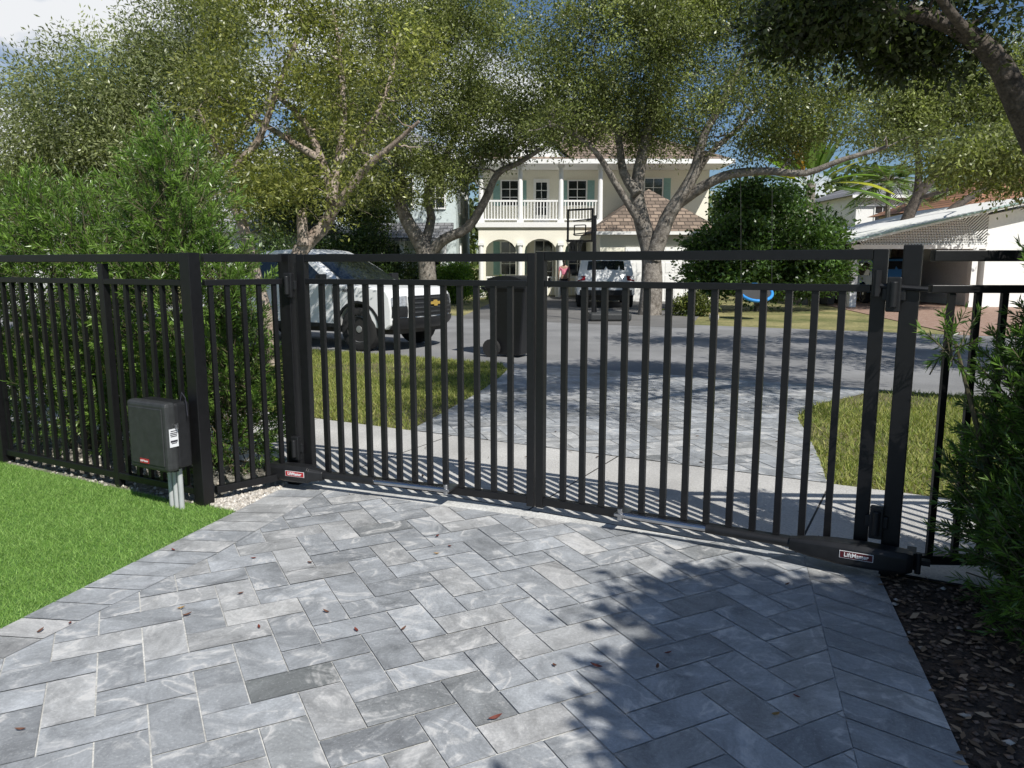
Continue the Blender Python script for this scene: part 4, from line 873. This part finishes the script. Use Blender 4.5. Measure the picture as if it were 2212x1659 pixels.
fpan('front_bumper',-.90,.90,.40,.60,.035,M['blackplastic']); fpan('headlight',-.90,-.64,.80,.975,.014,M['lamp']); fpan('headlight',.64,.90,.80,.975,.014,M['lamp'])
fpan('lamp_surround',-.90,-.64,.61,.79,.012,M['blackplastic']); fpan('lamp_surround',.64,.90,.61,.79,.012,M['blackplastic'])
b=MB(); bx=frontx(.84)+.045
bow=[(-.15,-.022),(-.055,-.022),(-.045,-.05),(.05,-.05),(.06,-.022),(.16,-.022),(.14,.026),(.05,.026),(.04,.052),(-.055,.052),(-.065,.026),(-.165,.026)]
b.extrude([(bx,y,.83+z) for y,z in bow],(.012,0,0)); b.build('emblem',M['gold'],t,world=False)
for sg in(-1,1):
    for x in(1.68,-1.62): wheel(t,x,sg*(W-.115),.385,.25,sg)
    b=MB(); b.obox((.98,sg*(W+.11),1.25),(.05,0,0),(0,.1,0),(0,0,.08)); b.obox((1.0,sg*(W+.0),1.20),(.03,0,0),(0,.06,0),(0,0,.02)); b.build('wing_mirror',M['blackplastic'],t,world=False,bevel=.02)
    for x in(.25,-.72):
        b=MB(); b.obox((x,sg*(W-.005),1.03),(.09,0,0),(0,.02,0),(0,0,.016)); b.build('door_handle',M['blackplastic'],t,world=False,bevel=.006)
    b=MB()
    for x in(1.12,.0,-.98): b.box(x-.005,x+.005,sg*(W*.995)-.002,sg*(W*.995)+.002,.5,1.15)
    b.build('door_seam',M['dark'],t,world=False)
    b=MB(); b.box(-1.1,1.15,sg*W*.97-.02,sg*W*.97+.02,.40,.47); b.build('sill_trim',M['blackplastic'],t,world=False)
    for cx in(1.68,-1.62):
        a=arch(cx,.38,.50,12,.42); i_=arch(cx,.38,.455,12,.42); b=MB(); b.extrude([(x,sg*(W-.02),z) for x,z in a+i_[::-1]],(0,sg*.03,0)); b.build('wheel_arch_trim',M['blackplastic'],t,world=False)
b=MB(); b.box(-2.3,2.3,-.7,.7,.3,.6); b.build('underbody',M['dark'],t,world=False)
mw=root(t).matrix_basis
ex=mw.to_3x3()@Vector((1,0,0))
text('F 0885C',.085,M['ink'],t,mw@Vector((1.42,-W*.985-.006,1.05)),ex,(0,0,1))
def suv(name,label,loc,rz,paint,W=.98):
    t=thing(name,label,'car',loc,rz)
    def df(x,y,z):
        a=abs(y)/W; 
        if x<-2.0: x+=.16*a**3
        if x>1.6: x-=.3*a**2.5*min(1,(x-1.6)/.8)
        f=max(0,(z-1.0)/.75); return (x,y*(1-.16*f),z-.05*a**4*(z>.9))
    ys=[-W,-W*.9,-W*.5,0,W*.5,W*.9,W]
    pf=[(2.4,.4),(2.48,.6),(2.42,.9),(1.3,1.08),(.55,1.62),(.2,1.72),(-1.6,1.75),(-2.05,1.68),(-2.25,1.3),(-2.42,1.05),(-2.48,.8),(-2.45,.45)]+arch(-1.5,.38,.43)[::-1]+arch(1.5,.38,.43)[::-1]
    profbody(pf,ys,df).build('body',paint,t,world=False,smooth=30,bevel=.02)
    panel(lambda u:[(-2.085-.15*k/3,(-1+2*u)*W*.70,1.60-.30*k/3) for k in range(4)],lambda x,y,z:df(x-.012,y,z)).build('rear_window',M['carglass'],t,world=False)
    panel(lambda u:[(1.18-.55*k/3+.02,(-1+2*u)*W*.78,1.16+.4*k/3+.02) for k in range(4)],df).build('windshield',M['carglass'],t,world=False)
    for sg in(-1,1):
        pl=[(1.05,1.12),(.5,1.55),(-1.5,1.60),(-1.9,1.5),(-2.0,1.12)]; b=MB(); b.extrude([df(x,sg*(W+.006),z) for x,z in pl],(0,sg*.005,0)); b.build('side_window',M['carglass'],t,world=False)
        panel(lambda u:[(-2.36-.07*k/2,sg*W*(.72+.26*u),1.11-.15*k/2) for k in range(3)],lambda x,y,z:df(x-.02,y,z),4).build('tail_light',M['tail'],t,world=False)
        for x in(1.5,-1.5): wheel(t,x,sg*(W-.13),.37,.25,sg)
        b=MB(); b.obox((.9,sg*(W+.08),1.12),(.05,0,0),(0,.09,0),(0,0,.07)); b.build('wing_mirror',M['blackplastic'],t,world=False,bevel=.02)
        b=MB(); b.bar((.2,sg*W*.72,1.735),(-1.6,sg*W*.72,1.765),.03,.03); b.build('roof_rail',M['blackplastic'],t,world=False)
    panel(lambda u:[(-2.475,(-1+2*u)*W*.9,.62),(-2.47,(-1+2*u)*W*.9,.45)],lambda x,y,z:df(x-.025,y,z)).build('rear_bumper',M['blackplastic'],t,world=False)
    b=MB(); b.box(-2.53,-2.505,-.16,.16,.78,.92); b.build('licence_plate',M['plate'],t,world=False)
    b=MB(); b.box(-2.2,2.2,-.7,.7,.25,.55); b.build('underbody',M['dark'],t,world=False)
    return t
p=P(1312,650,27.2)
suv('parked_suv','white sport utility vehicle seen from behind in the driveway across the road',(p.x,p.y+1.5,-.006),R(86),M['carwhite'])
suv('parked_car','blue car parked inside the white carport',(14.4,CY+4.2,-.006),R(88),M['carblue'],.9)

# ---------------------------------------------------------------- street things
def bin_(label,p,rz,s=1.0,m='blackplastic'):
    t=thing('trash_bin',label,'trash bin',(p.x,p.y,p.z),rz); b=MB(); st=[(.04,.20,.21),(.3,.225,.24),(1.0,.28,.32),(1.06,.31,.35),(1.10,.31,.35)]
    ring=lambda hw,hd,z:[(-hw,-hd,z),(hw,-hd,z),(hw,hd,z),(-hw,hd,z)]
    vs=[tuple(k*s for k in v) for z,hw,hd in st for v in ring(hw,hd,z)]; fs=[(0,1,2,3)]+[(i*4+k,i*4+(k+1)%4,(i+1)*4+(k+1)%4,(i+1)*4+k) for i in range(4) for k in range(4)]; b.add(vs,fs); b.build('bin_body',M[m],t,world=False,bevel=.03,seg=3)
    b=MB(); sec=[]
    for f in np.linspace(-1,1,9): sec.append((f*.37*s,(1.115+.13*math.sqrt(max(0,1-f*f)))*s))
    sec+=[(.37*s,1.09*s),(-.37*s,1.09*s)]
    b.extrude([(-.32*s,y,z) for y,z in sec],(.64*s,0,0)); b.build('lid',M[m],t,world=False,bevel=.02)
    b=MB(); b.tube([(-.25*s,.36*s,1.02*s),(-.25*s,.43*s,1.06*s),(.25*s,.43*s,1.06*s),(.25*s,.36*s,1.02*s)],.018*s,8); b.build('handle',M[m],t,world=False)
    for sg in(-1,1):
        b=MB(); b.tube([(sg*.23*s,.25*s,.14*s),(sg*.30*s,.25*s,.14*s)],.14*s,16); b.build('wheel',M['tyre'],t,world=False)
M['bin']=mat('bin_plastic',(.009,.0095,.011),.4,ns=25,na=.2,spec=.4)
bp=G(1110,768); bin_('black wheeled trash bin at the kerb behind the gate centre',Vector((bp.x,bp.y,-.01)),R(62),1.06,'bin')
p=P(1800,640,28.5); bin_('dark wheeled trash bin beside the carport, left of the pair',Vector((p.x-.25,p.y,-.02)),R(30),.95,'dkplastic'); bin_('dark wheeled trash bin against the carport post, right of the pair',Vector((p.x+.45,p.y+.3,-.02)),R(10),1.0,'blackplastic')
hp=Vector((2.75,20.6,0)); bt=P(1253,487,20.2)
t=thing('basketball_hoop','portable basketball hoop with black pole standing at the far kerb','basketball hoop',(hp.x,hp.y,0))
b=MB(); b.obox((hp.x-.15,hp.y,.11),(.55,0,0),(0,.36,0),(0,0,.11)); b.build('base',M['dkplastic'],t,bevel=.06,seg=3)
ptop=Vector((bt.x+.42,bt.y+.4,2.75)); MB().tube([(ptop.x,ptop.y,.15),ptop],[.055,.05],10).build('pole',BK,t)
MB().tube([(hp.x-.5,hp.y,.22),(ptop.x,ptop.y,1.0)],.022,6).build('brace',BK,t)
bx_=Vector((.80,-.6,0)).normalized(); bnn=Vector((-.6,-.8,0)).normalized()
b=MB(); hw,hh=.37,.40
for sg in(-1,1): b.obox(bt+bx_*sg*hw,bx_*.022,bnn*.02,(0,0,hh+.022)); b.obox(bt+Vector((0,0,sg*hh)),bx_*(hw-.022),bnn*.02,(0,0,.022))
o=b.build('backboard_frame',BK,t)
gb=MB(); zq=bt+Vector((0,0,-.12))
for sg in(-1,1): gb.obox(zq+bx_*sg*.17,bx_*.012,bnn*.012,(0,0,.13)); gb.obox(zq+Vector((0,0,sg*.13)),bx_*.158,bnn*.012,(0,0,.012))
gb.build('target_square',BK,o)
b=MB()
for z in(-.22,.12): b.bar(ptop+Vector((0,0,-.2+z)),bt+Vector((0,0,z))+bx_*.2,.03,.03); b.bar(ptop+Vector((0,0,-.2+z)),bt+Vector((0,0,z))-bx_*.2,.03,.03)
b.build('arm',BK,t)
rc=bt+bnn*.25+Vector((0,0,-.38)); b=MB(); b.tube([rc+Vector((math.cos(a)*.22,math.sin(a)*.22,0)) for a in np.linspace(0,2*math.pi,19)],.011,6,False); b.build('rim',BK,t)
b=MB()
for k in range(12):
    a=2*math.pi*k/12
    for sg in(-1,1): b.tube([rc+Vector((math.cos(a)*.22,math.sin(a)*.22,0)),rc+Vector((math.cos(a+sg*.3)*.16,math.sin(a+sg*.3)*.16,-.2)),rc+Vector((math.cos(a+sg*.5)*.13,math.sin(a+sg*.5)*.13,-.38))],.004,3,False)
b.build('net',M['dkplastic'],t)
sp=P(1634,632,21.2); t=thing('disc_swing','round blue disc swing hanging from the oak limb','swing',(sp.x,sp.y,0))
sx1=Vector((1,0,0.05)).normalized(); sy1=Vector((0,.86,.5)).normalized()
b=MB(); b.tube([sp+sx1*math.cos(a)*.42+sy1*math.sin(a)*.42 for a in np.linspace(0,2*math.pi,25)],.045,8,False); b.build('ring',M['blue'],t,smooth=60)
b=MB(); b.lathe(sp,sx1.cross(sy1),[(.39,-.01),(.39,.01),(.001,.01)],24); b.build('mat',M['rope'],t)
for du,k in((-1,1600),(1,1668)):
    top=P(k,372,21.6); b=MB(); b.tube([sp+sx1*du*.42,top],.005,6); b.build('rope',M['rope'],t)
p=G(1542,692); b=MB(); b.ball((0,0,.1),(.14,.12,.14),8,6); o=b.build('stone',M['stone']); o.location=(p.x,p.y,-.02); tag(o,'small pale stone on the far verge lawn','stone')
pp=P(1218,640,33.5); pp.z=-.006
t=thing('person','person in a pink top and dark trousers standing in the driveway by the white vehicle','person',pp,R(180))
def skin(name,V,E,Rr,m,parent,sub=1):
    me=bpy.data.meshes.new(name); me.from_pydata(V,E,[]); o=link(name,me,m,parent,False); md=o.modifiers.new('s','SKIN')
    for i,r in enumerate(Rr): me.skin_vertices[0].data[i].radius=(r,r)
    me.skin_vertices[0].data[0].use_root=True
    s_=o.modifiers.new('ss','SUBSURF'); s_.levels=sub; s_.render_levels=sub; return o
V=[(0,0,.92),(0,0,1.12),(0,0,1.36),(0,.01,1.44),(0,.0,1.50),(0,-.015,1.58),(0,0,1.66)];E=[(0,1),(1,2),(2,3),(3,4),(4,5),(5,6)];Rr=[.12,.11,.12,.055,.055,.085,.06]
for sg in(-1,1):
    i=len(V); V+=[(sg*.17,0,1.34),(sg*.23,.02,1.08),(sg*.22,-.08,.86),(sg*.22,-.10,.80)]; E+=[(2,i),(i,i+1),(i+1,i+2),(i+2,i+3)]; Rr+=[.05,.038,.028,.026]
    h=i+3
    for k,(dx,L) in enumerate(((-.03,.06),(-.012,.085),(.004,.09),(.02,.08))):
        j=len(V); V+=[(sg*.22+dx,-.112,.80-L*.6),(sg*.22+dx,-.12,.80-L)]; E+=[(h,j),(j,j+1)]; Rr+=[.009,.008]
    j=len(V); V+=[(sg*.19,-.125,.785),(sg*.185,-.14,.755)]; E+=[(h,j),(j,j+1)]; Rr+=[.010,.009]
    i=len(V); V+=[(sg*.09,0,.86),(sg*.10,-.01,.48),(sg*.10,.02,.08),(sg*.11,-.10,.035)]; E+=[(0,i),(i,i+1),(i+1,i+2),(i+2,i+3)]; Rr+=[.085,.055,.04,.035]
bd=skin('body',V,E,Rr,M['skin'],t)
V=[(0,0,.95),(0,0,1.14),(0,0,1.36)];E=[(0,1),(1,2)];Rr=[.14,.13,.135]
for sg in(-1,1): i=len(V);V+=[(sg*.17,0,1.34),(sg*.205,.01,1.18)];E+=[(2,i),(i,i+1)];Rr+=[.062,.055]
skin('pink_top',V,E,Rr,M['pink'],t)
V=[(0,0,.94)];E=[];Rr=[.135]
for sg in(-1,1): i=len(V);V+=[(sg*.09,0,.84),(sg*.10,-.01,.48),(sg*.10,.02,.12)];E+=[(0,i),(i,i+1),(i+1,i+2)];Rr+=[.095,.068,.052]
skin('trousers',V,E,Rr,M['darkcloth'],t)
b=MB(); b.ball((0,.02,1.62),(.085,.095,.09),12,8); b.ball((0,.07,1.52),(.06,.045,.12),10,6); b.build('hair',M['hair'],t,world=False,smooth=80)
lm=[mat('fallen_leaf_brown',(.13,.055,.03),.6,ns=40,na=.3),mat('fallen_leaf_red',(.17,.04,.025),.6,ns=40,na=.3),mat('fallen_leaf_yellow',(.36,.22,.07),.6,ns=40,na=.3)]
LP=[(1070,1563,1),(1288,1450,1),(1198,1447,0),(872,1367,0),(770,1370,1),(560,1363,1),(520,1290,0),(548,1213,1),(670,1223,0),(943,1203,2),(972,1187,1),(705,1330,0),(392,1322,2),(405,1337,0),(152,1355,1),(88,1372,0),(45,1587,0),(375,1195,1),(1720,1515,1),(1700,1270,0),(1443,1420,1),(1420,1450,0),(1675,1555,2),(945,1165,1)]
protos={}
for i,(u,v,k) in enumerate(LP):
    p=G(u,v)
    if k not in protos:
        b=MB(); n=7; L,Wd=.05,.019; ct=[(L*(j/n-.5),0,.002+.010*(j/n-.4)**2*4) for j in range(n+1)]; wd=[Wd/2*math.sin(math.pi*j/n)**.8 for j in range(n+1)]
        vs=[];fs=[]
        for c_,w_ in zip(ct,wd): vs+=[(c_[0],-w_,c_[2]+.006*w_/Wd*2),c_,(c_[0],w_,c_[2]+.006*w_/Wd*2)]
        for j in range(n): fs+=[(3*j,3*j+1,3*j+4,3*j+3),(3*j+1,3*j+2,3*j+5,3*j+4)]
        b.add(vs,fs); o=b.build('fallen_leaf',lm[k],fix=False); protos[k]=o
    else: o=protos[k].copy(); col.objects.link(o)
    o.location=(p.x,p.y,.016); o.rotation_euler=(0,0,random.uniform(0,6.28)); s_=random.uniform(.55,.85) if i>1 else 1.0; o.scale=(s_,s_,s_)
    tag(o,['brown fallen leaf lying on the driveway pavers','reddish brown fallen leaf lying on the driveway pavers','yellowish fallen leaf lying on the driveway pavers'][k],'leaf','fallen leaves on the driveway')

# ---------------------------------------------------------------- light, sky, camera
su=bpy.data.lights.new('Sun','SUN'); su.energy=5.0; su.angle=R(.45); su.color=(1,.965,.90); so=bpy.data.objects.new('Sun',su); col.objects.link(so); so.rotation_euler=Ld.to_track_quat('Z','Y').to_euler()
w=bpy.data.worlds.new('World'); sc.world=w; w.use_nodes=True; nt=w.node_tree; N=nt.nodes; bg=N['Background']
sky=N.new('ShaderNodeTexSky'); sky.sky_type='NISHITA'; sky.sun_disc=False; sky.sun_elevation=el; sky.sun_rotation=math.atan2(sx,sy); sky.air_density=1.0; sky.dust_density=.3; sky.ozone_density=2
gn=N.new('ShaderNodeVectorMath'); gn.operation='MULTIPLY'; gn.inputs[1].default_value=(1.0,1.15,1.32); nt.links.new(sky.outputs[0],gn.inputs[0])
tc=N.new('ShaderNodeTexCoord'); mp=N.new('ShaderNodeMapping'); mp.inputs['Scale'].default_value=(1,1,2.6); nt.links.new(tc.outputs['Generated'],mp.inputs[0])
nz=N.new('ShaderNodeTexNoise'); nz.inputs['Scale'].default_value=3.2; nz.inputs['Detail'].default_value=8; nz.inputs['Roughness'].default_value=.55; nt.links.new(mp.outputs[0],nz.inputs['Vector'])
dt=N.new('ShaderNodeVectorMath'); dt.operation='DOT_PRODUCT'; dt.inputs[1].default_value=tuple(Vector((-.62,.9,.38)).normalized()); nt.links.new(tc.outputs['Generated'],dt.inputs[0])
dr=N.new('ShaderNodeMapRange'); dr.inputs[1].default_value=.72; dr.inputs[2].default_value=1.0; dr.inputs[3].default_value=0; dr.inputs[4].default_value=.2; nt.links.new(dt.outputs['Value'],dr.inputs[0])
ad=N.new('ShaderNodeMath'); ad.operation='ADD'; nt.links.new(nz.outputs['Fac'],ad.inputs[0]); nt.links.new(dr.outputs[0],ad.inputs[1])
cr=N.new('ShaderNodeValToRGB'); cr.color_ramp.elements[0].position=.59; cr.color_ramp.elements[1].position=.70; nt.links.new(ad.outputs[0],cr.inputs[0])
mx=N.new('ShaderNodeMix'); mx.data_type='RGBA'; nt.links.new(cr.outputs[0],mx.inputs[0]); nt.links.new(gn.outputs[0],mx.inputs[6]); mx.inputs[7].default_value=(14.5,14.8,15.2,1)
nt.links.new(mx.outputs[2],bg.inputs[0]); bg.inputs[1].default_value=.06
sc.view_settings.view_transform='Standard'; sc.view_settings.look='None'; sc.view_settings.exposure=0
cam=bpy.data.cameras.new('Camera'); cam.sensor_width=36; cam.lens=F/2212*36; cam.clip_end=2000; cam.clip_start=.05
co=bpy.data.objects.new('Camera',cam); col.objects.link(co); co.location=(0,0,CH); co.rotation_euler=(R(90)-TH,0,0); sc.camera=co
